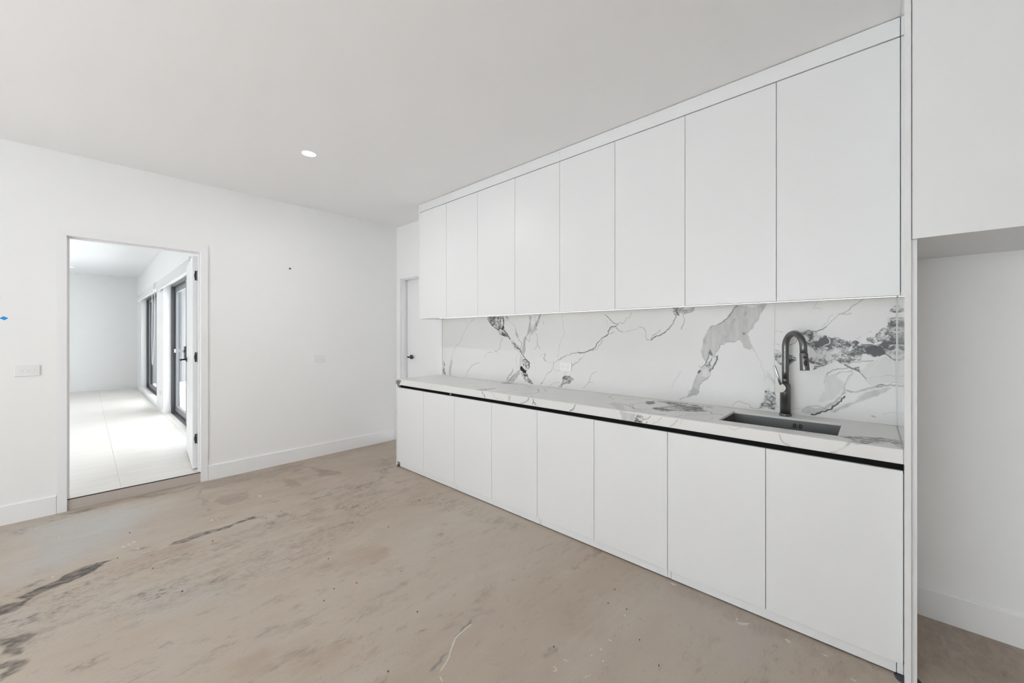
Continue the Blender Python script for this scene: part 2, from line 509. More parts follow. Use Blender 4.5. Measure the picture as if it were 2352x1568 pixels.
SPLASH_MARKS=[('L',3,0.3,[(3.47,1.531),(3.495,1.507),(3.52,1.486)]),
('L',4,0.35,[(3.051,1.534),(3.077,1.5),(3.129,1.481),(3.156,1.455),(3.176,1.411),(3.219,1.367),(3.242,1.319),(3.302,1.258),(3.364,1.215),(3.402,1.153),(3.416,1.104)]),
('P',4,0.25,[(3.416,1.104),(3.438,1.06),(3.46,0.997),(3.462,0.907),(3.421,0.91),(3.416,0.999),(3.41,1.092)]),
('L',3,0.25,[(3.34,1.216),(3.368,1.166)]),
('L',3,0.2,[(3.178,1.52),(3.174,1.467),(3.156,1.455)]),
('B',3,0.8,[(3.562,1.067),(3.535,1.024),(3.545,0.974),(3.52,0.907),(3.57,0.903),(3.565,0.991)]),
('L',4,0.5,[(3.178,0.906),(3.165,0.943),(3.152,0.973),(3.112,1.007),(3.077,1.038),(2.991,1.057),(2.953,1.079)]),
('L',3,0.4,[(2.887,1.118),(2.883,1.144),(2.847,1.17),(2.795,1.183),(2.767,1.179)]),
('L',4,0.5,[(2.752,1.203),(2.732,1.193),(2.694,1.208),(2.671,1.227),(2.656,1.29),(2.634,1.333)]),
('L',4,0.5,[(2.732,1.193),(2.711,1.18)]),
('P',3,0.25,[(2.843,1.533),(2.748,1.538),(2.622,1.537),(2.611,1.472),(2.626,1.43),(2.596,1.397),(2.56,1.344),(2.531,1.312),(2.589,1.338),(2.63,1.352),(2.709,1.409),(2.795,1.46),(2.827,1.494)]),
('B',3,0.85,[(2.843,1.533),(2.748,1.538),(2.622,1.537),(2.611,1.472),(2.641,1.419),(2.596,1.397),(2.56,1.344),(2.531,1.312),(2.589,1.338),(2.63,1.352),(2.709,1.409),(2.795,1.46),(2.827,1.494)]),
('B',3,0.8,[(2.596,1.541),(2.574,1.535),(2.553,1.497),(2.589,1.509)]),
('L',6,0.8,[(2.844,1.527),(2.807,1.482),(2.795,1.46),(2.748,1.431),(2.709,1.409),(2.656,1.36),(2.604,1.338)]),
('P',3,0.08,[(2.649,1.511),(2.63,1.505),(2.63,1.451),(2.645,1.435),(2.656,1.462)]),
('L',7,0.85,[(2.611,1.395),(2.574,1.365),(2.556,1.338),(2.531,1.312)]),
('P',3,0.85,[(2.645,1.424),(2.622,1.443),(2.611,1.424),(2.63,1.397),(2.645,1.408)]),
('P',3,0.2,[(2.531,1.307),(2.495,1.302),(2.46,1.266),(2.398,1.22),(2.394,1.19),(2.425,1.189),(2.467,1.219),(2.509,1.265)]),
('B',3,0.85,[(2.517,1.286),(2.474,1.281),(2.446,1.261),(2.398,1.22),(2.394,1.19),(2.425,1.189),(2.467,1.219),(2.509,1.265)]),
('L',8,0.85,[(2.453,1.245),(2.408,1.22),(2.394,1.187),(2.364,1.155),(2.323,1.121),(2.297,1.107)]),
('P',3,0.2,[(2.404,1.184),(2.364,1.134),(2.384,1.102),(2.398,1.071),(2.418,1.039),(2.415,1.132)]),
('B',3,0.95,[(2.37,1.134),(2.343,1.13),(2.297,1.112),(2.29,1.054),(2.317,1.04),(2.33,1.013),(2.303,0.959),(2.257,0.913),(2.323,0.922),(2.35,0.936),(2.391,1.01),(2.37,1.067),(2.384,1.102)]),
('L',9,0.8,[(2.357,1.129),(2.323,1.115),(2.297,1.101),(2.297,1.061),(2.31,1.045)]),
('L',7,0.85,[(2.303,0.954),(2.257,0.913)]),
('P',4,0.28,[(2.425,1.028),(2.467,0.994),(2.538,0.947),(2.582,0.907),(2.495,0.911),(2.446,0.959),(2.404,0.998),(2.411,1.039)]),
('P',3,1.0,[(2.404,1.063),(2.387,1.069),(2.333,1.028),(2.34,0.995),(2.398,1.022),(2.411,1.044)]),
('L',4,0.02,[(2.387,1.072),(2.33,1.03),(2.337,0.993),(2.401,1.019)]),
('L',4,0.5,[(2.509,1.002),(2.553,0.957),(2.585,0.917)]),
('L',12,0.35,[(2.502,1.029),(2.538,0.979),(2.574,0.939)]),
('L',4,0.55,[(2.439,0.975),(2.481,0.931),(2.495,0.914)]),
('L',5,0.5,[(2.474,0.989),(2.524,0.943),(2.56,0.911)]),
('P',4,0.27,[(2.303,1.536),(2.264,1.515),(2.264,1.394),(2.323,1.344),(2.343,1.283),(2.353,1.186),(2.37,1.165),(2.394,1.184),(2.377,1.262),(2.364,1.324),(2.323,1.364),(2.307,1.425)]),
('P',4,0.3,[(2.187,1.532),(2.168,1.532),(2.193,1.478),(2.212,1.439),(2.212,1.404),(2.264,1.369),(2.29,1.354),(2.264,1.394),(2.238,1.449)]),
('L',5,0.7,[(2.165,1.536),(2.184,1.498),(2.212,1.439)]),
('L',12,0.7,[(2.217,1.444),(2.212,1.436)]),
('L',4,0.45,[(2.206,1.404),(2.232,1.384),(2.264,1.359),(2.29,1.344),(2.303,1.293),(2.33,1.319),(2.357,1.329)]),
('L',4,0.45,[(2.264,1.45),(2.27,1.404),(2.323,1.364)]),
('L',4,0.4,[(2.297,1.526),(2.29,1.496),(2.307,1.425)]),
('L',4,0.45,[(2.225,1.374),(2.2,1.334),(2.206,1.285),(2.203,1.265),(2.174,1.231)]),
('L',4,0.4,[(2.206,1.255),(2.235,1.222)]),
('L',3,0.3,[(2.611,1.499),(2.545,1.492),(2.474,1.443),(2.46,1.406)]),
('P',3,0.3,[(2.467,1.417),(2.432,1.344),(2.425,1.302),(2.398,1.292),(2.446,1.333),(2.467,1.365)]),
('L',5,0.6,[(2.398,1.292),(2.394,1.251),(2.408,1.225)]),
('L',3,0.35,[(2.418,1.184),(2.453,1.146),(2.46,1.104),(2.439,1.064),(2.446,1.042)]),
('L',7,0.5,[(2.115,1.193),(2.121,1.164),(2.134,1.148),(2.109,1.125)]),
('L',3,0.3,[(2.181,1.166),(2.149,1.182),(2.118,1.188)]),
('L',3,0.25,[(2.109,1.125),(2.028,1.119),(2.022,1.095)]),
('L',3,0.3,[(1.934,1.535),(1.929,1.481),(1.923,1.42),(1.911,1.363),(1.94,1.316),(1.969,1.231),(1.98,1.154)]),
('L',4,0.42,[(1.895,1.172),(1.929,1.152),(1.98,1.138),(2.022,1.114),(2.03,1.068),(2.069,1.03),(2.109,0.991),(2.152,0.931),(2.168,0.91)]),
('L',3,0.3,[(2.03,1.056),(1.992,1.047),(1.957,1.05)]),
('L',4,0.4,[(2.232,1.524),(2.225,1.474)]),
('L',4,0.25,[(2.143,1.482),(2.137,1.447),(2.124,1.471)]),
('L',3,0.15,[(2.232,1.115),(2.244,1.014),(2.261,0.938)]),
('L',10,0.5,[(2.152,0.931),(2.162,0.923)]),
('L',4,0.3,[(2.063,0.914),(2.022,0.942),(1.963,0.952)]),
('L',3,0.2,[(2.467,1.506),(2.425,1.53),(2.37,1.513),(2.33,1.522)]),
('L',5,0.5,[(1.983,1.138),(1.948,1.156),(1.858,1.187),(1.825,1.202),(1.776,1.213)]),
('L',6,0.8,[(1.776,1.213),(1.744,1.209),(1.708,1.215),(1.646,1.236),(1.606,1.27),(1.576,1.308),(1.552,1.332),(1.528,1.341),(1.501,1.362),(1.503,1.384),(1.48,1.413),(1.438,1.421)]),
('L',5,0.4,[(1.646,1.225),(1.606,1.24),(1.576,1.275),(1.542,1.319)]),
('L',5,0.6,[(1.438,1.421),(1.417,1.434),(1.452,1.443),(1.48,1.465),(1.499,1.487),(1.528,1.511)]),
('L',3,0.4,[(1.415,1.446),(1.379,1.439),(1.325,1.486),(1.31,1.518)]),
('L',4,0.5,[(1.433,1.409),(1.41,1.383),(1.379,1.377)]),
('L',3,0.3,[(1.379,1.377),(1.29,1.394),(1.248,1.416)]),
('L',4,0.38,[(1.248,1.416),(1.202,1.386),(1.202,1.346),(1.193,1.318),(1.161,1.318)]),
('L',7,0.75,[(1.161,1.318),(1.136,1.338),(1.12,1.348),(1.081,1.361),(1.054,1.38),(1.035,1.396)]),
('L',6,0.6,[(1.035,1.396),(1.02,1.419),(1.004,1.437),(0.993,1.468),(0.986,1.486)]),
('L',4,0.45,[(1.161,1.326),(1.149,1.353),(1.12,1.365),(1.097,1.389)]),
('L',4,0.45,[(1.501,1.36),(1.471,1.366),(1.452,1.379)]),
('L',3,0.35,[(1.485,1.396),(1.461,1.409),(1.433,1.417)]),
('L',3,0.3,[(1.718,1.21),(1.718,1.183),(1.739,1.164)]),
('L',4,0.55,[(1.739,1.164),(1.76,1.154),(1.782,1.128),(1.814,1.111),(1.833,1.098)]),
('L',3,0.2,[(1.518,1.474),(1.506,1.414)]),
('P',3,0.32,[(1.012,1.539),(0.989,1.49),(0.978,1.49),(0.953,1.512),(0.926,1.494),(0.889,1.506),(0.87,1.518),(0.869,1.539)]),
('L',9,0.8,[(0.984,1.524),(0.978,1.501),(0.969,1.49)]),
('L',5,0.7,[(1.008,1.514),(0.975,1.537)]),
('L',5,0.6,[(0.964,1.523),(0.938,1.537)]),
('L',4,0.5,[(0.96,1.516),(0.938,1.492),(0.934,1.436),(0.949,1.391)]),
('L',4,0.5,[(0.928,1.494),(0.889,1.506),(0.87,1.518),(0.868,1.537)]),
('L',5,0.5,[(1.001,1.513),(0.989,1.486)]),
('B',3,0.7,[(1.926,1.002),(1.858,1.016),(1.809,0.987),(1.861,0.951),(1.926,0.94),(1.948,0.91),(1.977,0.908),(1.931,0.973)]),
('L',5,0.6,[(1.931,0.94),(1.926,0.973),(1.909,1.003),(1.886,1.0)]),
('L',5,0.65,[(1.943,0.911),(1.931,0.94),(1.897,0.952),(1.88,0.968)]),
('L',5,0.55,[(1.864,0.95),(1.842,0.975),(1.82,0.984),(1.853,1.007)]),
('L',5,0.55,[(1.92,0.969),(1.892,0.985),(1.864,0.974),(1.869,0.95)]),
('L',4,0.4,[(1.892,1.048),(1.914,1.016),(1.909,1.003)]),
('L',4,0.35,[(1.606,1.066),(1.636,1.053),(1.661,1.016),(1.672,0.975),(1.692,0.951),(1.729,0.926)]),
('L',3,0.3,[(1.672,0.975),(1.636,0.979)]),
('L',12,0.12,[(0.956,1.101),(0.982,1.057),(1.016,0.994)]),
('P',3,0.27,[(0.63,1.528),(0.609,1.537),(0.457,1.538),(0.468,1.512),(0.494,1.468),(0.507,1.433),(0.53,1.391),(0.558,1.357),(0.547,1.322),(0.53,1.276),(0.547,1.262),(0.578,1.275),(0.599,1.317),(0.613,1.329),(0.645,1.309),(0.681,1.307),(0.714,1.288),(0.725,1.255),(0.74,1.226),(0.725,1.218),(0.729,1.19),(0.755,1.139),(0.771,1.113),(0.786,1.071),(0.817,1.048),(0.841,0.991),(0.841,0.974),(0.865,0.955),(0.914,0.939),(0.877,1.005),(0.857,1.083),(0.841,1.113),(0.825,1.139),(0.798,1.178),(0.825,1.248),(0.813,1.286),(0.809,1.336),(0.782,1.382),(0.771,1.402),(0.763,1.411),(0.725,1.42),(0.677,1.454),(0.652,1.493)]),
('L',30,0.33,[(0.568,1.517),(0.575,1.466),(0.564,1.4)]),
('L',25,0.33,[(0.63,1.448),(0.645,1.377),(0.681,1.337)]),
('L',14,0.2,[(0.725,1.398),(0.725,1.32)]),
('L',20,0.34,[(0.79,1.345),(0.801,1.295)]),
('P',3,0.06,[(0.778,1.221),(0.763,1.221),(0.761,1.205),(0.778,1.179),(0.79,1.183)]),
('P',3,0.06,[(0.755,1.205),(0.736,1.21),(0.736,1.181),(0.759,1.147),(0.769,1.171)]),
('P',4,0.12,[(0.817,1.127),(0.794,1.137),(0.782,1.109),(0.794,1.079),(0.821,1.085)]),
('L',4,0.75,[(0.616,1.533),(0.63,1.526),(0.643,1.498),(0.677,1.454),(0.703,1.43),(0.725,1.42)]),
('L',4,0.5,[(0.725,1.42),(0.763,1.411),(0.774,1.398)]),
('L',3,0.5,[(0.714,1.292),(0.688,1.294),(0.674,1.309),(0.638,1.307),(0.613,1.327),(0.601,1.325)]),
('L',3,0.38,[(0.774,1.398),(0.79,1.365),(0.811,1.328),(0.817,1.278),(0.827,1.248),(0.798,1.191)]),
('L',4,0.5,[(0.714,1.288),(0.723,1.259),(0.735,1.243)]),
('P',3,0.7,[(0.774,1.268),(0.763,1.246),(0.753,1.221),(0.763,1.221),(0.782,1.233)]),
('L',9,0.82,[(0.727,1.218),(0.731,1.194),(0.74,1.169),(0.755,1.139)]),
('L',8,0.65,[(0.763,1.201),(0.774,1.175),(0.771,1.155),(0.79,1.154)]),
('L',6,0.6,[(0.778,1.225),(0.794,1.183),(0.801,1.161),(0.825,1.139)]),
('L',12,0.7,[(0.772,1.122),(0.759,1.135)]),
('L',14,0.85,[(0.841,1.105),(0.833,1.116)]),
('L',3,0.4,[(0.835,1.156),(0.833,1.139)]),
('L',6,0.5,[(0.801,1.157),(0.778,1.146),(0.771,1.13)]),
('P',3,0.36,[(0.877,1.001),(0.841,0.991),(0.841,0.974),(0.865,0.955),(0.914,0.939)]),
('L',4,0.5,[(0.771,1.113),(0.786,1.069),(0.817,1.048),(0.841,0.991),(0.841,0.974),(0.861,0.956),(0.918,0.937),(0.955,0.92),(0.962,0.91)]),
('L',3,0.45,[(0.845,1.096),(0.861,1.057),(0.877,0.996),(0.914,0.942)]),
('B',3,0.6,[(0.588,1.369),(0.564,1.372),(0.571,1.351),(0.592,1.351)]),
('L',4,0.3,[(0.547,1.322),(0.53,1.276),(0.517,1.249)]),
('L',5,0.33,[(0.497,1.468),(0.52,1.441),(0.541,1.392)]),
('L',10,0.12,[(0.514,1.241),(0.487,1.193),(0.474,1.14),(0.468,1.083)]),
('P',4,0.2,[(0.458,1.141),(0.436,1.105),(0.417,1.076),(0.417,1.057),(0.442,1.085),(0.461,1.103)]),
('L',3,0.35,[(0.436,1.105),(0.418,1.072)]),
('P',4,0.15,[(0.468,1.023),(0.452,1.047),(0.439,1.018),(0.418,1.016),(0.418,0.914),(0.502,0.914),(0.484,0.949)]),
('B',3,0.95,[(0.468,1.023),(0.45,1.024),(0.452,1.047),(0.439,1.018),(0.418,1.016),(0.418,0.914),(0.502,0.914),(0.484,0.949),(0.471,0.981)]),
('L',4,0.35,[(0.64,0.913),(0.605,0.944),(0.548,0.932),(0.543,0.914),(0.474,0.918)]),
('L',3,0.15,[(0.794,1.523),(0.666,1.53)]),
('B',3,1,[(0.311,1.365),(0.284,1.37),(0.262,1.383),(0.247,1.381),(0.225,1.374),(0.217,1.356),(0.189,1.353),(0.157,1.34),(0.133,1.34),(0.119,1.329),(0.065,1.325),(0.039,1.308),(0.011,1.306),(-0.012,1.302),(-0.036,1.309),(-0.052,1.319),(-0.073,1.313),(-0.091,1.301),(-0.095,1.225),(-0.082,1.226),(-0.055,1.252),(-0.045,1.254),(-0.005,1.238),(0.02,1.256),(0.036,1.256),(0.041,1.219),(0.065,1.22),(0.085,1.206),(0.095,1.183),(0.122,1.199),(0.147,1.216),(0.182,1.192),(0.239,1.161),(0.232,1.19),(0.269,1.206),(0.273,1.225),(0.232,1.226),(0.225,1.254),(0.25,1.291),(0.288,1.309),(0.254,1.328),(0.288,1.356)]),
('B',3,0.9,[(0.418,1.268),(0.394,1.259),(0.382,1.24),(0.382,1.182),(0.39,1.177),(0.418,1.205)]),
('B',3,0.9,[(0.358,1.241),(0.322,1.232),(0.315,1.209),(0.35,1.179),(0.358,1.193)]),
('B',3,0.9,[(-0.095,1.508),(-0.073,1.489),(-0.064,1.468),(-0.095,1.463)]),
('B',3,0.95,[(-0.061,1.443),(-0.095,1.446),(-0.095,1.297),(-0.033,1.309),(-0.042,1.321),(-0.015,1.313),(-0.012,1.347),(-0.039,1.389),(-0.055,1.393),(-0.056,1.426)]),
('B',3,0.8,[(0.02,1.338),(-0.012,1.342),(-0.008,1.308),(0.017,1.317)]),
('P',4,0.1,[(0.175,1.256),(0.126,1.28),(0.133,1.257),(0.167,1.247)]),
('P',3,0.06,[(0.092,1.267),(0.079,1.298),(0.074,1.294),(0.087,1.263)]),
('P',4,0.08,[(-0.036,1.368),(-0.052,1.376),(-0.042,1.347),(-0.021,1.33)]),
('P',4,0.1,[(0.239,1.346),(0.21,1.342),(0.217,1.319),(0.236,1.323)]),
('P',3,0.8,[(0.175,1.342),(0.148,1.335),(0.157,1.297),(0.171,1.288)]),
('P',2,0.98,[(0.232,1.286),(0.21,1.333),(0.185,1.353),(0.171,1.337),(0.167,1.315),(0.189,1.296),(0.217,1.284)]),
('L',4,0.05,[(0.182,1.351),(0.169,1.328),(0.169,1.308),(0.199,1.287)]),
('P',2,0.98,[(0.03,1.277),(0.014,1.293),(-0.012,1.298),(-0.036,1.292),(-0.052,1.263),(-0.045,1.254),(-0.012,1.242),(0.007,1.257)]),
('L',4,0.3,[(-0.008,1.251),(-0.024,1.27),(-0.039,1.281)]),
('L',3,0.35,[(0.03,1.282),(0.011,1.297),(-0.027,1.3)]),
('P',3,0.9,[(-0.033,1.307),(-0.045,1.321),(-0.073,1.315),(-0.073,1.305),(-0.042,1.296)]),
('L',4,0.1,[(-0.07,1.301),(-0.085,1.305),(-0.094,1.299)]),
('L',6,0.7,[(-0.052,1.258),(-0.073,1.234),(-0.085,1.224)]),
('L',4,0.65,[(0.225,1.374),(0.199,1.385),(0.183,1.399)]),
('L',4,0.35,[(0.183,1.399),(0.16,1.432),(0.126,1.467),(0.099,1.479),(0.065,1.513),(0.033,1.537)]),
('L',3,0.28,[(0.203,1.392),(0.175,1.432),(0.154,1.466)]),
('L',8,0.25,[(0.129,1.467),(0.102,1.464),(0.082,1.467)]),
('L',3,0.2,[(0.225,1.535),(0.239,1.499),(0.203,1.497)]),
('L',4,0.25,[(0.011,1.368),(0.001,1.372)]),
('L',4,0.3,[(0.059,1.333),(0.043,1.347)]),
('B',3,1,[(0.099,1.187),(0.072,1.184),(0.046,1.188),(0.049,1.177),(0.046,1.16),(0.079,1.171)]),
('L',9,0.75,[(0.105,1.196),(0.085,1.182),(0.065,1.172),(0.047,1.162)]),
('P',5,0.13,[(0.046,1.164),(0.02,1.196),(-0.024,1.228),(-0.052,1.246),(-0.095,1.218),(-0.095,1.131),(-0.052,1.111),(0.001,1.09),(0.023,1.122)]),
('L',3,0.05,[(0.014,1.132),(-0.005,1.184),(-0.033,1.232)]),
('L',3,0.04,[(-0.077,1.222),(-0.076,1.151)]),
('L',4,0.45,[(0.046,1.16),(0.033,1.139),(0.023,1.122)]),
('L',3,0.2,[(0.023,1.122),(0.004,1.094)]),
('L',5,0.42,[(0.099,1.187),(0.075,1.211),(0.033,1.217),(-0.005,1.223)]),
('L',6,0.4,[(0.085,1.179),(0.133,1.172),(0.167,1.152),(0.182,1.129),(0.192,1.091)]),
('L',5,0.33,[(0.075,1.165),(0.126,1.155),(0.16,1.135)]),
('L',4,0.3,[(0.011,1.128),(-0.005,1.14),(-0.042,1.142),(-0.095,1.149)]),
('P',6,0.17,[(0.189,1.128),(0.154,1.135),(0.105,1.094),(0.109,1.067),(0.154,1.005),(0.217,0.984),(0.189,1.055),(0.189,1.087)]),
('L',9,0.3,[(0.075,1.154),(0.092,1.126),(0.102,1.094),(0.109,1.067)]),
('L',12,0.35,[(-0.095,1.103),(-0.042,1.096),(0.02,1.073),(0.072,1.053),(0.109,1.063)]),
('L',4,0.6,[(-0.042,1.102),(-0.018,1.089)]),
('L',3,0.4,[(-0.095,1.121),(-0.07,1.111)]),
('P',4,0.3,[(0.109,1.063),(0.099,1.046),(0.126,1.008),(0.154,0.973),(0.189,0.941),(0.25,0.91),(0.232,0.931),(0.189,0.96),(0.154,0.991),(0.122,1.03)]),
('P',5,0.27,[(-0.073,1.092),(-0.027,1.046),(0.02,1.019),(0.085,0.977),(0.147,0.933),(0.167,0.935),(0.119,0.977),(0.065,1.006),(0.036,1.044),(-0.012,1.074)]),
('P',5,0.24,[(0.292,0.923),(0.262,0.96),(0.189,0.953),(0.232,0.927),(0.254,0.91),(0.28,0.911)]),
('L',9,0.85,[(0.107,1.025),(0.119,1.013),(0.121,0.999),(0.14,0.979),(0.16,0.954),(0.182,0.94),(0.203,0.933),(0.225,0.918),(0.247,0.911)]),
('L',4,0.4,[(0.292,0.919),(0.277,0.944),(0.239,0.958),(0.189,0.951)]),
('L',5,0.15,[(0.342,0.922),(0.288,0.938)]),
('L',3,0.25,[(-0.045,0.951),(-0.067,0.962),(-0.088,0.967)]),
('L',8,0.3,[(-0.002,0.936),(-0.012,0.935)]),
('L',3,0.35,[(0.418,1.375),(0.382,1.37)]),
('L',3,0.4,[(0.418,1.302),(0.394,1.293)]),
('L',4,0.5,[(0.354,1.298),(0.322,1.308),(0.303,1.341)]),
('L',7,0.5,[(0.299,1.318),(0.262,1.295),(0.225,1.259)]),
('P',5,0.15,[(0.418,0.951),(0.398,0.934),(0.418,0.922)])]
APRON_MARKS=[('L',7,0.6,[(2.334,0.896),(2.312,0.874),(2.299,0.849)]),
('L',4,0.3,[(2.235,0.897),(2.193,0.875),(2.168,0.851),(2.088,0.852)]),
('P',3,0.25,[(2.037,0.891),(2.014,0.893),(2.018,0.851),(2.037,0.849)]),
('L',12,0.32,[(1.835,0.896),(1.87,0.862),(1.914,0.844)]),
('L',5,0.65,[(1.797,0.893),(1.79,0.872),(1.766,0.851)]),
('L',5,0.6,[(1.79,0.872),(1.801,0.854)]),
('L',4,0.3,[(3.007,0.89),(3.036,0.849)]),
('L',4,0.25,[(3.369,0.873),(3.388,0.853)]),
('B',3,1,[(3.629,0.89),(3.503,0.892),(3.572,0.847),(3.643,0.844)]),
('P',4,0.24,[(1.121,0.901),(1.022,0.895),(1.017,0.878),(1.029,0.839),(1.106,0.842)]),
('L',9,0.5,[(1.437,0.893),(1.446,0.872),(1.476,0.85)]),
('B',3,1,[(1.022,0.872),(0.998,0.894),(0.97,0.886),(0.979,0.845),(1.027,0.842)]),
('L',5,0.45,[(0.929,0.892),(0.97,0.866)]),
('L',5,0.5,[(0.949,0.858),(0.956,0.846)]),
('L',4,0.3,[(0.866,0.892),(0.897,0.859),(0.92,0.849)]),
('L',5,0.38,[(0.777,0.892),(0.802,0.861),(0.819,0.85)]),
('L',4,0.2,[(0.752,0.894),(0.761,0.871)]),
('L',5,0.15,[(0.529,0.891),(0.502,0.88),(0.485,0.891)]),
('P',4,0.32,[(0.034,0.899),(0.077,0.901),(0.087,0.875),(0.123,0.846),(0.112,0.852),(0.082,0.879),(0.066,0.895)]),
('L',5,0.35,[(0.318,0.892),(0.305,0.863),(0.276,0.846)]),
('L',5,0.2,[(0.53,0.891),(0.504,0.881),(0.471,0.898)]),
('L',6,0.35,[(0.112,0.849),(0.131,0.845)])]
TOP_MARKS=[('L',6,0.3,[(3.454,2.173),(3.478,2.429),(3.248,2.641),(3.087,2.756)]),
('P',5,0.42,[(2.572,2.638),(2.602,2.73),(2.476,2.745),(2.487,2.668)]),
('P',5,0.35,[(2.434,2.184),(2.427,2.249),(2.372,2.383),(2.341,2.337),(2.325,2.206),(2.35,2.157)]),
('L',6,0.3,[(2.981,2.238),(2.806,2.411),(2.722,2.455)]),
('L',8,0.35,[(2.62,2.345),(2.512,2.31),(2.538,2.385)]),
('L',6,0.3,[(2.702,2.642),(2.692,2.732)]),
('L',8,0.5,[(2.473,2.614),(2.421,2.695),(2.338,2.731)]),
('L',7,0.6,[(2.264,2.656),(2.196,2.616),(2.113,2.594),(2.028,2.548),(1.952,2.448),(1.918,2.364),(1.988,2.274)]),
('L',6,0.33,[(2.266,2.176),(2.189,2.271),(2.153,2.385),(2.067,2.503)]),
('L',6,0.3,[(1.887,2.361),(1.744,2.493)]),
('L',6,0.35,[(1.786,2.21),(1.754,2.294)]),
('L',7,0.45,[(2.028,2.606),(1.934,2.517),(1.917,2.477)]),
('L',5,0.25,[(2.028,2.636),(2.053,2.738),(2.025,2.826)]),
('L',6,0.25,[(2.243,2.482),(2.172,2.413),(2.121,2.25),(2.266,2.176)]),
('L',5,0.4,[(1.877,2.265),(1.811,2.21),(1.819,2.16)]),
('B',3,1,[(3.44,2.057),(3.53,2.148),(3.437,2.145),(3.276,2.006)]),
('L',6,0.5,[(1.378,2.716),(1.436,2.718),(1.434,2.646),(1.406,2.577),(1.338,2.501)]),
('P',5,0.22,[(1.277,2.318),(1.279,2.429),(1.181,2.361),(0.998,2.141),(1.105,2.151),(1.173,2.232)]),
('B',3,0.5,[(1.067,2.227),(1.042,2.218),(0.998,2.141),(1.018,2.152)]),
('P',5,0.65,[(1.135,2.606),(1.102,2.653),(1.06,2.57),(1.074,2.485),(1.114,2.526)]),
('P',5,0.3,[(1.098,2.656),(1.032,2.689),(0.919,2.704),(0.836,2.68),(0.766,2.569),(0.717,2.486),(0.803,2.416),(0.88,2.381),(0.896,2.308),(1.005,2.372),(0.971,2.482),(0.948,2.535),(1.006,2.614)]),
('B',4,1,[(1.098,2.656),(1.032,2.689),(0.919,2.704),(0.836,2.68),(0.766,2.569),(0.717,2.486),(0.803,2.416),(0.88,2.381),(0.896,2.308),(1.005,2.372),(0.971,2.482),(0.948,2.535),(1.006,2.614)]),
('L',14,0.6,[(1.02,2.659),(0.96,2.651),(0.897,2.594)]),
('L',16,0.6,[(0.994,2.38),(0.955,2.445),(0.921,2.506),(0.923,2.572)]),
('L',12,0.55,[(0.855,2.495),(0.781,2.479),(0.742,2.496)]),
('L',8,0.55,[(1.245,2.419),(1.187,2.392),(1.118,2.344),(1.076,2.282),(1.007,2.322),(0.934,2.398)]),
('L',8,0.5,[(1.057,2.236),(1.0,2.238),(0.949,2.251)]),
('L',8,0.5,[(1.131,2.368),(1.156,2.437),(1.125,2.517),(1.111,2.566)]),
('L',9,0.55,[(0.973,2.175),(0.919,2.206),(0.869,2.234)]),
('L',6,0.45,[(1.282,2.548),(1.236,2.627),(1.189,2.709),(1.109,2.668)]),
('L',6,0.4,[(1.177,2.437),(1.129,2.335),(1.081,2.277),(1.027,2.284)]),
('L',9,0.45,[(0.8,2.675),(0.721,2.513),(0.673,2.437),(0.629,2.473)]),
('P',5,0.25,[(0.797,2.678),(0.752,2.714),(0.724,2.636),(0.753,2.612)]),
('L',5,0.35,[(0.673,2.437),(0.718,2.359),(0.795,2.268),(0.802,2.21),(0.877,2.162)]),
('L',5,0.3,[(0.666,2.573),(0.73,2.598)]),
('L',9,0.4,[(0.63,2.432),(0.608,2.424)]),
('L',4,0.25,[(0.669,2.188),(0.648,2.229),(0.65,2.349)]),
('L',5,0.4,[(1.423,2.159),(1.337,2.179),(1.243,2.207),(1.168,2.189),(1.092,2.118)]),
('L',5,0.2,[(1.79,2.448),(1.751,2.492),(1.738,2.544)]),
('P',5,0.4,[(0.112,2.29),(0.059,2.326),(-0.026,2.37),(-0.09,2.363),(-0.09,2.268),(-0.054,2.3),(-0.001,2.226),(0.029,2.184),(0.04,2.215),(0.074,2.245)]),
('B',3,1,[(0.112,2.29),(0.059,2.326),(-0.026,2.37),(-0.09,2.363),(-0.09,2.268),(-0.054,2.3),(-0.001,2.226),(0.029,2.184),(0.04,2.215),(0.074,2.245)]),
('L',18,0.62,[(0.069,2.282),(-0.001,2.306),(-0.08,2.33)]),
('L',10,0.05,[(-0.027,2.271),(-0.051,2.298),(-0.067,2.327)]),
('L',5,0.5,[(0.324,2.261),(0.305,2.266),(0.272,2.264)]),
('L',7,0.55,[(0.227,2.261),(0.196,2.258),(0.156,2.246)]),
('L',7,0.6,[(-0.058,2.296),(-0.077,2.25),(-0.09,2.224)]),
('P',4,0.28,[(0.029,2.184),(0.065,2.147),(0.074,2.187),(0.041,2.246)]),
('L',4,0.2,[(0.217,2.665),(0.128,2.649),(-0.092,2.646)])]
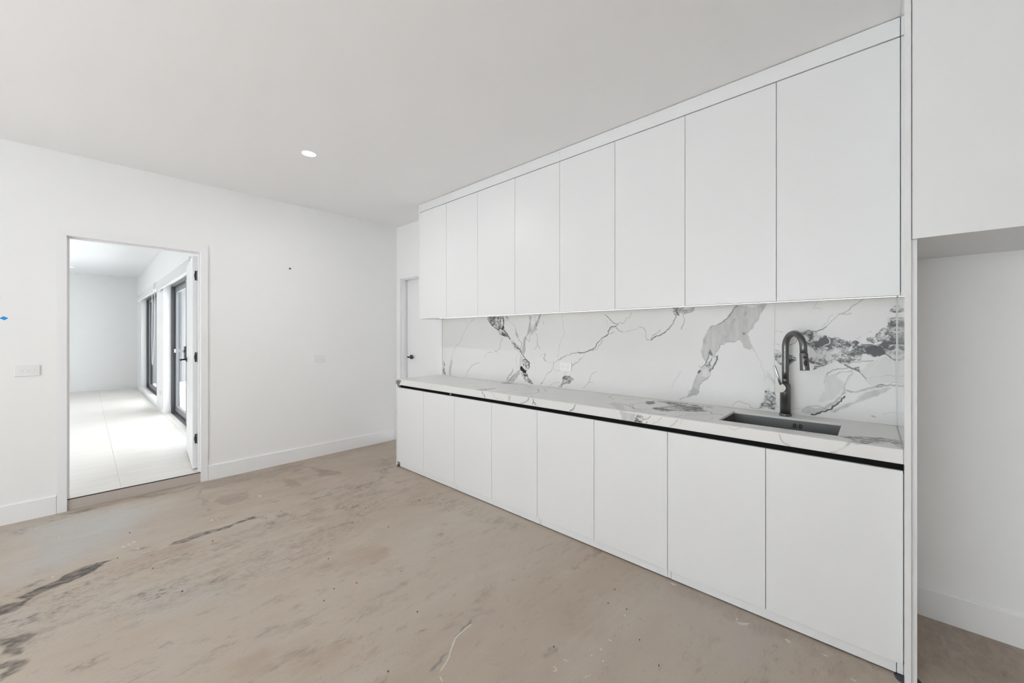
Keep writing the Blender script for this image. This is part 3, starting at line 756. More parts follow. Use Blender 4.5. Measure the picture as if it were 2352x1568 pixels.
FLOOR_MARKS=[('U',250,0.9,[(-0.432,4.359),(-0.277,4.451),(-0.09,4.468),(0.219,4.375),(0.369,3.968),(0.228,3.642),(0.072,3.529),(-0.088,3.458),(-0.345,3.485)]),
('U',150,0.5,[(-0.303,3.063),(-0.209,3.119),(-0.122,2.865),(-0.213,2.849),(-0.284,2.873)]),
('U',120,0.35,[(0.088,2.937),(0.451,2.74),(0.52,2.378),(0.178,2.509)]),
('D',10,0.95,[(-0.248,3.249),(-0.204,3.274),(-0.162,3.285),(-0.074,3.354),(0.037,3.392),(0.115,3.38),(0.061,3.319),(-0.025,3.248),(-0.11,3.219),(-0.188,3.183),(-0.226,3.088),(-0.288,3.092),(-0.298,3.199),(-0.203,3.182)]),
('K',20,0.7,[(-0.31,3.335),(-0.256,3.349),(-0.173,3.398),(-0.126,3.368),(-0.196,3.323),(-0.246,3.282),(-0.307,3.295)]),
('D',8,0.72,[(0.355,3.329),(0.398,3.367),(0.472,3.376),(0.583,3.381),(0.681,3.374),(0.844,3.412),(0.912,3.319),(0.792,3.359),(0.67,3.319),(0.548,3.324),(0.399,3.309)]),
('D',12,0.8,[(-0.267,2.867),(-0.231,2.848),(-0.147,2.798),(-0.162,2.739),(-0.191,2.719),(-0.194,2.648),(-0.225,2.683),(-0.238,2.733),(-0.224,2.768),(-0.261,2.809)]),
('D',12,0.8,[(-0.246,2.647),(-0.214,2.647),(-0.193,2.635),(-0.166,2.571),(-0.182,2.532),(-0.233,2.503)]),
('K',30,0.8,[(-0.088,2.345),(-0.049,2.432),(0.008,2.405),(0.072,2.407),(0.062,2.358),(0.008,2.359),(-0.035,2.329),(-0.059,2.313)]),
('K',15,0.8,[(0.044,2.986),(0.091,3.03),(0.145,3.011),(0.106,2.946),(0.077,2.94)]),
('D',10,0.5,[(-0.001,3.17),(0.019,3.168),(0.019,3.128),(0.002,3.137)]),
('K',10,0.7,[(0.065,2.677),(0.081,2.69),(0.112,2.657),(0.079,2.639)]),
('K',10,0.8,[(0.528,2.515),(0.556,2.544),(0.588,2.509),(0.565,2.456),(0.524,2.463)]),
('K',20,0.6,[(0.173,3.445),(0.313,3.374),(0.329,3.223),(0.234,3.3)]),
('K',40,0.7,[(0.144,2.876),(0.262,2.824),(0.343,2.736),(0.338,2.647),(0.225,2.681),(0.151,2.779)]),
('K',30,0.6,[(0.326,3.126),(0.404,3.167),(0.491,3.18),(0.46,3.079),(0.355,3.069)]),
('K',30,0.6,[(0.439,2.753),(0.545,2.702),(0.501,2.624),(0.431,2.66)]),
('K',30,0.7,[(0.428,2.683),(0.467,2.67),(0.456,2.643),(0.429,2.666)]),
('K',15,0.6,[(0.217,2.275),(0.254,2.286),(0.293,2.257),(0.248,2.229)]),
('K',20,0.6,[(0.616,2.581),(0.657,2.591),(0.689,2.567),(0.632,2.554)]),
('K',20,0.5,[(0.642,3.016),(0.707,3.001),(0.666,2.935),(0.617,2.935)]),
('K',20,0.5,[(-0.032,2.845),(0.01,2.898),(0.052,2.852),(0.009,2.8),(-0.021,2.786)]),
('K',40,0.6,[(-0.175,2.969),(-0.032,2.861),(-0.061,2.799),(-0.15,2.866)]),
('K',20,0.6,[(-0.033,2.962),(0.01,2.933),(-0.001,2.91)]),
('K',15,0.7,[(0.347,2.771),(0.397,2.747),(0.379,2.716)]),
('K',20,0.6,[(0.159,2.936),(0.209,2.941),(0.218,2.892),(0.169,2.887)]),
('R',30,0.7,[(-0.042,2.519),(-0.019,2.532),(0.008,2.496),(-0.005,2.467)]),
('R',25,0.5,[(0.156,3.104),(0.2,3.099),(0.217,3.059),(0.171,3.034)]),
('R',10,0.8,[(0.444,2.46),(0.467,2.462),(0.457,2.446)]),
('R',6,0.8,[(0.363,2.447),(0.41,2.379),(0.392,2.383)]),
('R',8,0.7,[(0.636,2.2),(0.653,2.198),(0.646,2.186)]),
('R',80,0.45,[(0.385,2.018),(0.656,1.848),(0.577,1.624),(0.397,1.819)]),
('R',60,0.4,[(0.012,3.492),(0.507,3.337),(0.562,2.943),(0.213,2.999),(0.035,3.236)]),
('D',12,0.3,[(0.678,4.349),(0.697,4.301),(0.659,3.939),(0.658,3.731),(0.638,3.754),(0.643,4.0)]),
('D',12,0.22,[(0.722,4.005),(0.853,4.006),(0.963,3.986),(0.916,3.794),(0.763,3.782),(0.719,3.874)]),
('D',40,0.2,[(0.685,4.503),(0.989,4.527),(1.558,4.388),(1.503,4.232),(0.936,4.285),(0.707,4.291)]),
('D',15,0.3,[(-0.106,4.485),(0.015,4.533),(0.048,4.456),(-0.05,4.436)]),
('D',20,0.3,[(0.255,4.537),(0.416,4.481),(0.623,4.461),(0.694,4.492),(0.595,4.413),(0.388,4.392)]),
('D',12,0.25,[(1.266,4.101),(1.328,3.916),(1.31,3.767),(1.219,3.786),(1.235,3.959)]),
('D',12,0.3,[(1.511,4.366),(1.58,4.219),(1.628,4.062),(1.706,3.81),(1.625,3.834),(1.517,3.859),(1.543,4.12)]),
('R',60,0.35,[(1.551,5.247),(2.112,5.272),(2.812,4.748),(2.569,4.338),(1.903,4.327),(1.282,4.337)]),
('K',14,0.8,[(1.329,3.38),(1.397,3.438),(1.445,3.41),(1.442,3.34),(1.389,3.291),(1.342,3.319)]),
('K',14,0.9,[(1.349,3.04),(1.427,3.095),(1.481,3.061),(1.477,2.988),(1.416,2.942),(1.364,2.975)]),
('K',14,0.8,[(1.427,2.965),(1.494,3.009),(1.539,2.981),(1.535,2.921),(1.483,2.884),(1.439,2.911)]),
('K',14,0.7,[(1.293,3.103),(1.341,3.138),(1.375,3.118),(1.373,3.071),(1.336,3.041),(1.303,3.061)]),
('K',14,0.4,[(1.213,3.369),(1.277,3.425),(1.323,3.398),(1.321,3.33),(1.272,3.283),(1.227,3.309)]),
('K',14,0.9,[(0.956,3.286),(1.003,3.331),(1.04,3.308),(1.042,3.253),(1.006,3.215),(0.97,3.237)]),
('K',14,0.7,[(0.819,3.173),(0.874,3.226),(0.921,3.197),(0.925,3.129),(0.882,3.084),(0.838,3.113)]),
('K',14,0.6,[(1.206,3.024),(1.246,3.054),(1.276,3.035),(1.275,2.995),(1.244,2.969),(1.215,2.987)]),
('K',14,0.7,[(1.283,2.762),(1.317,2.783),(1.341,2.767),(1.341,2.736),(1.314,2.718),(1.29,2.734)]),
('K',14,0.6,[(1.688,3.355),(1.755,3.405),(1.798,3.381),(1.791,3.321),(1.738,3.279),(1.697,3.303)]),
('K',14,0.8,[(1.867,3.447),(1.942,3.502),(1.989,3.477),(1.978,3.412),(1.919,3.366),(1.875,3.391)]),
('K',14,0.8,[(1.897,3.204),(1.942,3.232),(1.97,3.217),(1.964,3.18),(1.928,3.156),(1.901,3.171)]),
('K',14,0.7,[(1.738,2.814),(1.792,2.843),(1.826,2.822),(1.82,2.781),(1.777,2.756),(1.744,2.776)]),
('K',14,0.6,[(1.705,2.268),(1.745,2.282),(1.77,2.265),(1.766,2.238),(1.735,2.225),(1.71,2.242)]),
('K',14,0.5,[(1.582,2.169),(1.627,2.184),(1.657,2.164),(1.653,2.132),(1.618,2.118),(1.589,2.139)]),
('K',14,0.8,[(1.169,2.242),(1.191,2.251),(1.207,2.24),(1.207,2.222),(1.19,2.213),(1.174,2.224)]),
('K',14,0.7,[(1.207,1.988),(1.225,1.993),(1.237,1.984),(1.237,1.97),(1.224,1.965),(1.211,1.975)]),
('K',14,0.6,[(1.148,1.925),(1.164,1.93),(1.176,1.921),(1.177,1.909),(1.164,1.904),(1.152,1.913)]),
('K',14,0.4,[(1.14,1.885),(1.177,1.895),(1.204,1.875),(1.204,1.847),(1.176,1.838),(1.149,1.858)]),
('K',14,0.8,[(1.414,1.967),(1.432,1.972),(1.443,1.963),(1.442,1.951),(1.429,1.947),(1.418,1.955)]),
('K',14,0.9,[(0.872,3.336),(0.901,3.366),(0.925,3.351),(0.927,3.314),(0.905,3.288),(0.881,3.303)]),
('K',14,0.6,[(1.009,3.167),(1.041,3.195),(1.065,3.18),(1.066,3.144),(1.042,3.121),(1.018,3.136)]),
('K',14,0.5,[(0.882,2.952),(0.928,2.989),(0.965,2.965),(0.968,2.914),(0.933,2.882),(0.897,2.906)]),
('K',14,0.6,[(0.881,2.763),(0.906,2.782),(0.927,2.768),(0.929,2.74),(0.909,2.724),(0.889,2.737)]),
('K',14,0.6,[(0.831,2.906),(0.853,2.924),(0.87,2.912),(0.872,2.887),(0.856,2.872),(0.839,2.884)]),
('K',14,0.5,[(0.948,2.791),(0.974,2.81),(0.994,2.796),(0.995,2.769),(0.976,2.753),(0.956,2.766)]),
('K',14,0.6,[(0.767,2.919),(0.787,2.936),(0.805,2.924),(0.807,2.9),(0.791,2.885),(0.774,2.896)]),
('K',14,0.6,[(1.54,3.346),(1.617,3.405),(1.669,3.376),(1.662,3.303),(1.601,3.254),(1.552,3.282)]),
('K',14,0.5,[(1.621,3.428),(1.686,3.479),(1.729,3.456),(1.723,3.395),(1.671,3.352),(1.63,3.375)]),
('K',14,0.5,[(1.639,2.962),(1.699,2.998),(1.738,2.975),(1.732,2.925),(1.685,2.894),(1.647,2.917)]),
('K',14,0.5,[(1.444,3.254),(1.516,3.309),(1.565,3.28),(1.56,3.212),(1.504,3.166),(1.457,3.194)]),
('K',14,0.5,[(1.352,2.859),(1.401,2.891),(1.436,2.869),(1.433,2.824),(1.395,2.798),(1.362,2.819)]),
('K',14,0.5,[(1.733,2.715),(1.778,2.738),(1.807,2.72),(1.802,2.686),(1.767,2.666),(1.739,2.684)]),
('K',14,0.4,[(1.272,2.517),(1.298,2.531),(1.317,2.518),(1.317,2.495),(1.296,2.483),(1.277,2.495)]),
('K',14,0.6,[(1.122,3.162),(1.15,3.186),(1.171,3.173),(1.171,3.143),(1.15,3.123),(1.129,3.135)]),
('K',14,0.4,[(1.06,2.83),(1.1,2.858),(1.13,2.838),(1.131,2.797),(1.1,2.773),(1.071,2.792)]),
('R',40,0.5,[(0.864,2.376),(1.173,2.438),(1.324,2.274),(1.207,2.004),(0.997,2.146)]),
('R',90,0.5,[(0.545,1.844),(0.791,1.798),(0.837,1.679),(0.752,1.619),(0.547,1.664)]),
('K',25,0.4,[(0.548,1.853),(0.644,1.772),(0.757,1.753),(0.826,1.732),(0.797,1.656),(0.664,1.739),(0.559,1.829)]),
('D',15,0.25,[(1.127,2.182),(1.189,2.186),(1.187,2.164),(1.135,2.161)]),
('D',14,0.3,[(1.315,1.03),(1.362,1.028),(1.384,1.011),(1.367,0.998),(1.311,0.998),(1.299,1.017)]),
('K',20,0.6,[(1.127,1.536),(1.179,1.543),(1.154,1.522)]),
('K',8,0.9,[(1.025,1.515),(1.051,1.516),(1.08,1.52),(1.035,1.505)]),
('K',8,0.7,[(1.317,1.888),(1.342,1.89),(1.358,1.866),(1.332,1.876)]),
('G',8,0.75,[(1.249,1.403),(1.224,1.385),(1.145,1.371),(1.118,1.366),(1.116,1.375),(1.174,1.395),(1.232,1.406)]),
('G',8,0.7,[(1.048,1.333),(1.018,1.317),(0.943,1.296),(0.939,1.301),(0.984,1.319),(1.036,1.334)]),
('G',20,0.4,[(1.251,1.416),(1.321,1.38),(1.315,1.363),(1.249,1.403)]),
('G',20,0.3,[(1.287,1.457),(1.366,1.371),(1.355,1.359),(1.285,1.443)]),
('R',12,0.8,[(2.085,1.526),(2.045,1.51),(1.941,1.536),(1.908,1.557),(1.978,1.553)]),
('R',12,0.6,[(1.898,1.569),(1.848,1.554),(1.773,1.543),(1.786,1.568),(1.855,1.574)]),
('R',20,0.7,[(2.05,1.242),(2.091,1.198),(2.064,1.139),(2.03,1.152),(2.033,1.209)]),
('R',20,0.5,[(1.951,1.066),(2.017,1.061),(2.008,1.016),(1.963,1.032)]),
('R',8,0.6,[(1.467,1.409),(1.477,1.389),(1.465,1.354),(1.455,1.356)]),
('R',12,0.4,[(2.027,0.237),(2.036,0.226),(1.931,0.209),(1.903,0.217)]),
('R',120,0.35,[(1.585,1.38),(1.716,1.301),(1.547,1.193),(1.384,1.205)]),
('R',60,0.3,[(1.491,0.998),(1.624,0.975),(1.535,0.921),(1.463,0.971)]),
('U',200,0.3,[(2.121,0.971),(2.166,0.278),(1.81,0.285),(1.761,0.514)]),
('D',30,0.12,[(2.175,0.823),(2.174,0.376),(2.127,-0.049),(2.025,0.046),(2.052,0.387),(2.084,0.797)]),
('D',90,0.22,[(2.786,-0.155),(2.832,-0.448),(2.468,-0.435),(2.18,-0.121)]),
('K',160,0.36,[(-0.337,3.4),(-0.026,3.345),(0.382,3.299),(0.916,3.296),(1.453,3.558),(2.022,3.532),(1.813,2.912),(1.2,2.584),(0.535,2.45),(0.185,2.608),(-0.069,2.692),(-0.258,2.604)]),
('K',30,0.75,[(-0.273,3.03),(-0.177,3.003),(-0.087,3.021),(-0.033,2.945),(-0.124,2.913),(-0.226,2.906)]),
('K',25,0.6,[(-0.048,2.386),(-0.01,2.401),(0.035,2.376),(0.008,2.315),(-0.039,2.333)]),
('K',15,0.9,[(-0.079,3.101),(-0.047,3.161),(-0.035,3.138),(-0.057,3.077)]),
('K',20,0.8,[(-0.151,3.179),(-0.068,3.089),(-0.089,3.075),(-0.138,3.111)]),
('K',10,0.9,[(0.844,3.412),(0.916,3.334),(0.908,3.268),(0.849,3.351)]),
('K',10,0.9,[(0.968,3.315),(1.024,3.374),(1.056,3.299),(0.987,3.219),(0.956,3.253)]),
('K',40,0.5,[(-0.416,4.468),(-0.315,4.391),(-0.192,4.502),(0.049,4.518),(0.206,4.476),(0.048,4.436),(-0.185,4.352),(-0.343,4.233)]),
('K',30,0.6,[(1.916,3.647),(2.03,3.457),(2.127,3.623),(2.167,4.124)]),
('K',60,0.35,[(1.968,3.161),(2.091,2.424),(2.152,1.807),(2.008,1.829),(1.863,2.341),(1.744,2.802)])]
PAINT_SPOTS=[[(1.221,1.376),(1.218,1.384),(1.16,1.378),(1.113,1.371),(1.069,1.341),(1.034,1.312),(0.985,1.289),(0.959,1.277),(0.97,1.278),(1.002,1.29),(1.037,1.306),(1.071,1.333),(1.113,1.363),(1.164,1.371),(1.208,1.373)],
[(0.947,1.26),(0.951,1.258),(0.943,1.233),(0.941,1.238)],
[(2.098,0.478),(2.108,0.474),(2.096,0.467),(2.091,0.473)],
[(2.078,0.472),(2.089,0.448),(2.11,0.422),(2.087,0.427),(2.069,0.451)],
[(2.105,0.288),(2.113,0.277),(2.1,0.26),(2.091,0.268),(2.098,0.28)],
[(1.764,0.885),(1.767,0.878),(1.76,0.873),(1.75,0.873),(1.756,0.88)],
[(1.572,0.863),(1.577,0.86),(1.573,0.845),(1.567,0.85)],
[(1.498,0.864),(1.507,0.862),(1.505,0.853),(1.497,0.853),(1.494,0.859)],
[(1.346,0.951),(1.352,0.941),(1.356,0.927),(1.348,0.934)],
[(1.446,0.876),(1.452,0.87),(1.444,0.868),(1.442,0.874)],
[(1.453,0.826),(1.459,0.822),(1.454,0.816),(1.448,0.819)],
[(1.29,0.963),(1.297,0.953),(1.294,0.939),(1.282,0.933),(1.271,0.939),(1.271,0.948),(1.281,0.941),(1.289,0.943),(1.29,0.953)],
[(1.332,0.836),(1.346,0.834),(1.363,0.824),(1.358,0.824),(1.346,0.83),(1.334,0.832)],
[(2.114,0.155),(2.119,0.147),(2.116,0.135),(2.108,0.143)],
[(2.038,0.064),(2.042,0.054),(2.038,0.042),(2.03,0.051)],
[(2.16,0.813),(2.167,0.797),(2.165,0.774),(2.149,0.791)],
[(1.896,0.942),(1.901,0.937),(1.891,0.934)],
[(1.937,0.856),(1.94,0.851),(1.932,0.85)],
[(2.126,0.949),(2.131,0.943),(2.12,0.941)],
[(2.125,-0.003),(2.127,-0.007),(2.12,-0.005)],
[(2.155,0.11),(2.156,0.106),(2.148,0.109)],
[(1.919,0.971),(1.92,0.963),(1.914,0.964)],
[(-0.242,4.305),(-0.232,4.314),(-0.228,4.297),(-0.236,4.286)],
[(-0.226,4.311),(-0.218,4.312),(-0.218,4.296)],
[(-0.13,4.016),(-0.118,4.018),(-0.121,3.991)],
[(0.154,3.531),(0.167,3.539),(0.173,3.521),(0.16,3.51)],
[(0.181,3.54),(0.194,3.549),(0.197,3.534),(0.185,3.522)],
[(0.202,3.563),(0.222,3.565),(0.223,3.548),(0.208,3.542)],
[(0.172,3.578),(0.178,3.583),(0.179,3.571)],
[(0.215,3.439),(0.231,3.431),(0.224,3.416)],
[(-0.131,3.38),(-0.122,3.385),(-0.119,3.369),(-0.127,3.365)],
[(0.982,3.807),(1.004,3.803),(1.001,3.777),(0.982,3.774)],
[(0.616,3.561),(0.63,3.571),(0.633,3.55),(0.62,3.542)],
[(0.642,3.569),(0.653,3.568),(0.651,3.548)],
[(0.656,3.543),(0.665,3.53),(0.655,3.519)],
[(0.347,4.13),(0.368,4.112),(0.362,4.094)],
[(0.202,4.385),(0.219,4.375),(0.216,4.352)],
[(-0.191,3.417),(-0.185,3.415),(-0.185,3.403)],
[(2.004,2.381),(2.016,2.376),(2.003,2.365)],
[(1.148,1.234),(1.153,1.226),(1.146,1.226)]]
CHIPS=[((1.002,2.072),0.01,'o'),
((1.445,2.509),0.005,'d'),
((0.994,2.42),0.004,'d'),
((0.896,2.111),0.004,'d'),
((0.821,2.053),0.004,'d'),
((1.097,1.635),0.004,'d'),
((1.903,1.006),0.004,'d'),
((1.784,0.98),0.004,'d'),
((1.806,0.89),0.0035,'d'),
((1.587,0.642),0.004,'d'),
((0.345,2.68),0.006,'d'),
((0.204,3.739),0.005,'d'),
((0.131,3.369),0.004,'d'),
((0.565,3.191),0.005,'d'),
((0.823,1.432),0.004,'d'),
((1.374,1.016),0.004,'d'),
((0.264,3.071),0.004,'d'),
((1.848,2.725),0.005,'d'),
((1.663,0.759),0.003,'d')]


# ================================================================ THE SETTING
def wall_panels(name, axis, pos0, pos1, a0, a1, z0, z1, holes, m='wall', parent=None, **kw):
    """wall slab with rectangular holes; axis 'x' = runs along x"""
    b = MB()
    xs = sorted(set([a0, a1] + [h[0] for h in holes] + [h[1] for h in holes]))
    for p, q in zip(xs, xs[1:]):
        hs = [h for h in holes if h[0] <= p + 1e-6 and h[1] >= q - 1e-6]
        spans = [(z0, z1)]
        if hs: spans = [(z0, hs[0][2]), (hs[0][3], z1)]
        for s0, s1 in spans:
            if s1 - s0 < 1e-4: continue
            if axis == 'x': b.box(p, q, pos0, pos1, s0, s1)
            else: b.box(pos0, pos1, p, q, s0, s1)
    return b.build(name, m, kind='structure', **kw)

# floor (concrete) : one dense sheet where it is seen, coarse outside
fx = lin(-0.6, XW, 0.007); fy = lin(-0.7, YW, 0.007)
fx = np.concatenate([np.linspace(XL, -0.6, 8)[:-1], fx]); fy = np.concatenate([np.linspace(YB, -0.7, 8)[:-1], fy, [YW + 0.005]])
ATT = {'dark': np.zeros((len(fx), len(fy))), 'blue': 0, 'rust': 0, 'speck': 0, 'bluegrey': 0}
for k in ATT: ATT[k] = np.zeros((len(fx), len(fy)))
KEY = {'D': 'dark', 'U': 'blue', 'R': 'rust', 'K': 'speck', 'G': 'bluegrey'}
for i, (kind, soft, t, pts) in enumerate(FLOOR_MARKS):
    soft = soft / 1000.0; rs = np.random.RandomState(100 + i)
    P = jag(pts, rs, True, 0.12); A = ATT[KEY[kind]]
    si, sj = window(fx, fy, P, soft + 0.05)
    if si.start >= si.stop or sj.start >= sj.stop: continue
    X, Y = np.meshgrid(fx[si], fy[sj], indexing='ij')
    wob = 0.028 * min(1, soft / 0.02 + .25)
    Xw = X + wob * (fbm(X * 14, Y * 26, 40 + i, 4) - .5) * 2; Yw = Y + wob * .7 * (fbm(X * 14, Y * 26, 80 + i, 4) - .5) * 2
    d = segdist(Xw, Yw, P); sd = np.where(inside(Xw, Yw, P), d, -d)
    m_ = sstep(sd, -soft * .6, soft) if soft < 0.05 else sstep(sd, -soft * .5, soft * .8)
    if kind == 'D': m_ = m_ * (0.6 + 0.5 * sstep(fbm(X * 30, Y * 60, 7, 5), .35, .6))
    A[si, sj] = np.maximum(A[si, sj], m_ * t)
floor = grid_mesh('floor', fx, fy, lambda U, V: np.stack([U, V, np.zeros_like(U)], -1), ATT, (0, 0, -0.12), 'floor', kind='structure')
floor['label'] = 'bare concrete floor, beige and grey with dirt stains'

# dried paint and grit on the slab
def flat_blob(pts, h):
    b = MB(); P = jag(pts, np.random.RandomState(len(pts)), True, 0.06, 1)[:-1]
    a = 0.5 * sum(P[i][0] * P[(i + 1) % len(P)][1] - P[(i + 1) % len(P)][0] * P[i][1] for i in range(len(P)))
    if a < 0: P = P[::-1]
    try: b.prism([tuple(p) for p in P], 2, 0.0, h)
    except Exception: pass
    return b
for i, p in enumerate(PAINT_SPOTS):
    flat_blob(p, 0.0006).build('paint_spot', 'paint', floor)
for (x, y), s_, c in CHIPS:
    rs = np.random.RandomState(int(abs(x * 1000))); b = MB()
    pts = [(x + s_ * (0.6 + .4 * rs.rand()) * math.cos(t), y + s_ * .8 * (0.6 + .4 * rs.rand()) * math.sin(t)) for t in np.linspace(0, 2 * math.pi, 8)[:-1]]
    b.prism(pts, 2, 0.0, 0.003 if c == 'd' else 0.002)
    b.build('grit_chip', 'chipd' if c == 'd' else 'chipo', floor, label='orange chip' if c == 'o' else None)

b = MB(); b.box(XL - .1, XW + .1, YB - .1, YW + 0.11, C, C + .12); b.build('ceiling', 'ceil', kind='structure', label='flat white plaster ceiling')
wall_panels('wall_far', 'x', YW, YW + 0.11, XL - .1, XW + .1, 0, C, [(OX0 - .018, OX1 + .018, -0.01, OZ + 0.018)], label='white far wall with open doorway')
wall_panels('wall_right', 'y', XW, XW + 0.1, YB - .1, YW, 0, C, [(3.627, 4.479, -.01, 2.09)], label='white wall behind the cabinets')
wall_panels('wall_left', 'y', XL - .1, XL, YB - .1, YW, 0, C, [WIN_LEFT], label='white left wall with wide window')
wall_panels('wall_back', 'x', YB - .1, YB, XL, XW, 0, C, [], label='plain white wall behind the camera')

def simple_window(name, axis, pos, a0, a1, z0, z1, n):
    """aluminium frame with n sashes standing in an unseen opening"""
    r = thing(name, ((a0 + a1) / 2, pos, z0) if axis == 'x' else (pos, (a0 + a1) / 2, z0), 'charcoal aluminium window in ' + ('back' if axis == 'x' else 'left') + ' wall', None)
    r['kind'] = 'structure'
    f = MB(); t = .05
    def bx(p, q, s, e, d0=-.04, d1=.03):
        if axis == 'x': f.box(p, q, pos + d0, pos + d1, s, e)
        else: f.box(pos + d0, pos + d1, p, q, s, e)
    bx(a0, a1, z0, z0 + t); bx(a0, a1, z1 - t, z1); bx(a0, a0 + t, z0 + t, z1 - t); bx(a1 - t, a1, z0 + t, z1 - t)
    for i in range(1, n):
        c = a0 + (a1 - a0) * i / n; bx(c - .03, c + .03, z0 + t, z1 - t)
    f.build('window_frame', 'frame', r)
    for i in range(n):
        p = a0 + (a1 - a0) * i / n + .04; q = a0 + (a1 - a0) * (i + 1) / n - .04
        g = MB()
        if axis == 'x': g.box(p, q, pos - .008, pos - .002, z0 + t, z1 - t)
        else: g.box(pos - .008, pos - .002, p, q, z0 + t, z1 - t)
        g.build('pane', 'glass', r)
simple_window('window_1', 'y', XL - .05, *WIN_LEFT, 3)

# baseboards
def base_prism(name, axis, face, sign, a0, a1, z0=0.0, h=0.138, t=0.013, **kw):
    """skirting with a small eased top; protrudes by t from face in direction sign"""
    f = face; o = face + sign * t
    prof = [(f, z0), (o, z0), (o, z0 + h - .005), (o - sign * .004, z0 + h), (f, z0 + h)]
    b = MB(); b.prism(prof, 0 if axis == 'x' else 1, a0, a1)
    return b.build(name, 'trim', kind='structure', **kw)
base_prism('baseboard_far', 'x', YW, -1, OX1 + .053 + .001, XW, label='white skirting between doorway and corner')
base_prism('baseboard_far', 'x', YW, -1, XL, OX0 - .053 - .001, label='white skirting left of the doorway')
base_prism('baseboard_right', 'y', XW, -1, -1.03, -0.129, label='white skirting inside the fridge recess')
base_prism('baseboard_right', 'y', XW, -1, YB, -1.07, label='white skirting beyond the fridge recess')
base_prism('baseboard_left', 'y', XL, 1, YB, YW, h=0.095, label='white skirting on left wall')
base_prism('baseboard_back', 'x', YB, 1, XL, XW, h=0.095, label='white skirting on back wall')

# doorway casing in the far wall
def casing(name, x0, x1, ztop, face, w=0.053, t=0.012, z0=0.0, label=''):
    b = MB()
    y0, y1 = face - t, face
    b.prism([(x0 - w, z0), (x0, z0), (x0, ztop), (x1, ztop), (x1, z0), (x1 + w, z0), (x1 + w, ztop + w + .008), (x0 - w, ztop + w + .008)], 1, y0, y1)
    return b
def concave_casing(name, x0, x1, ztop, y0, y1, w, label, swap=False, z0=0.0):
    """three mitred pieces as one architrave; swap=True builds it on an x-facing wall"""
    b = MB(); T = ztop + w + .008
    for pts in ([(x0 - w, z0), (x0, z0), (x0, ztop), (x0 - w, T)], [(x1, z0), (x1 + w, z0), (x1 + w, T), (x1, ztop)], [(x0 - w, T), (x0, ztop), (x1, ztop), (x1 + w, T)]):
        if swap:
            b.prism(pts, 0, y0, y1, bev=.0015)
        else:
            b.prism(pts, 1, y0, y1, bev=.0015)
    return b.build(name, 'trim', kind='structure', label=label)
concave_casing('trim_1', OX0, OX1, OZ, YW - .012, YW, .053, 'white architrave around the open doorway')
concave_casing('trim_1', OX0, OX1, OZ, YW + .11, YW + .122, .053, 'white architrave on the far side of the doorway', z0=F2)
j = MB()
for p, q in ((OX0 - .018, OX0), (OX1, OX1 + .018)): j.box(p, q, YW - .001, YW + .111, 0, OZ)
j.box(OX0 - .018, OX1 + .018, YW - .001, YW + .111, OZ, OZ + .018)
j.box(OX0, OX0 + .012, YW + .035, YW + .070, F2 + .001, OZ - .012); j.box(OX1 - .012, OX1, YW + .035, YW + .070, F2 + .001, OZ - .012)
j.box(OX0, OX1, YW + .035, YW + .070, OZ - .012, OZ)
j.build('trim_2', 'trim', kind='structure', label='white door jamb lining with stops in the doorway')

# step riser
r = thing('step', (0.31, YW, 0), 'tiled step up into the next room, taupe riser with dark edge trim', None); r['kind'] = 'structure'
MB().box(OX0, .1905, YW + .004, YW + .012, 0.002, F2 - .006, .0006).build('tile', 'riser', r)
MB().box(.1935, OX1, YW + .004, YW + .012, 0.002, F2 - .006, .0006).build('tile', 'riser', r)
MB().box(OX0, OX1, YW + .0055, YW + .02, 0.0, F2 - .006).build('grout_bed', 'grout', r)
MB().box(OX0, OX1, YW + .002, YW + .012, F2 - .005, F2 + .001, .001).build('edge_trim', 'strip', r, label='dark metal edge trim')

# next room: slab with separate tiles, walls, ceiling
fl2 = thing('floor', (0, 9, 0), 'pale stone-look tiles of the next room, one step up', None); fl2['kind'] = 'structure'
MB().box(-1.7, X2 + .2, YW + .012, Y2, -.1, F2 - .003).build('grout_bed', 'grout', fl2)
px = .86; x_lines = [.2 - px * i for i in range(4, -1, -1)] + [X2 - .001]
x_lines = [-1.7] + [v for v in x_lines if v > -1.6]
y_lines = [YW + .013] + [5.0 + .845 * i for i in range(10)] + [Y2]
first = {}
for i in range(len(x_lines) - 1):
    for k in range(len(y_lines) - 1):
        x0, x1, y0, y1 = x_lines[i] + .001, x_lines[i + 1] - .001, y_lines[k] + .001, y_lines[k + 1] - .001
        if k == 0 and x1 > OX1 and x0 < OX1: pass
        key = (round(x1 - x0, 4), round(y1 - y0, 4))
        if key not in first:
            o = MB().box(-key[0] / 2, key[0] / 2, -key[1] / 2, key[1] / 2, -.003, 0, .0006, 1).build('tile', 'tile')
            o.parent = fl2; first[key] = o
        else:
            o = first[key].copy(); COL.objects.link(o)
        o.location = Vector(((x0 + x1) / 2, (y0 + y1) / 2, F2)) - fl2.location
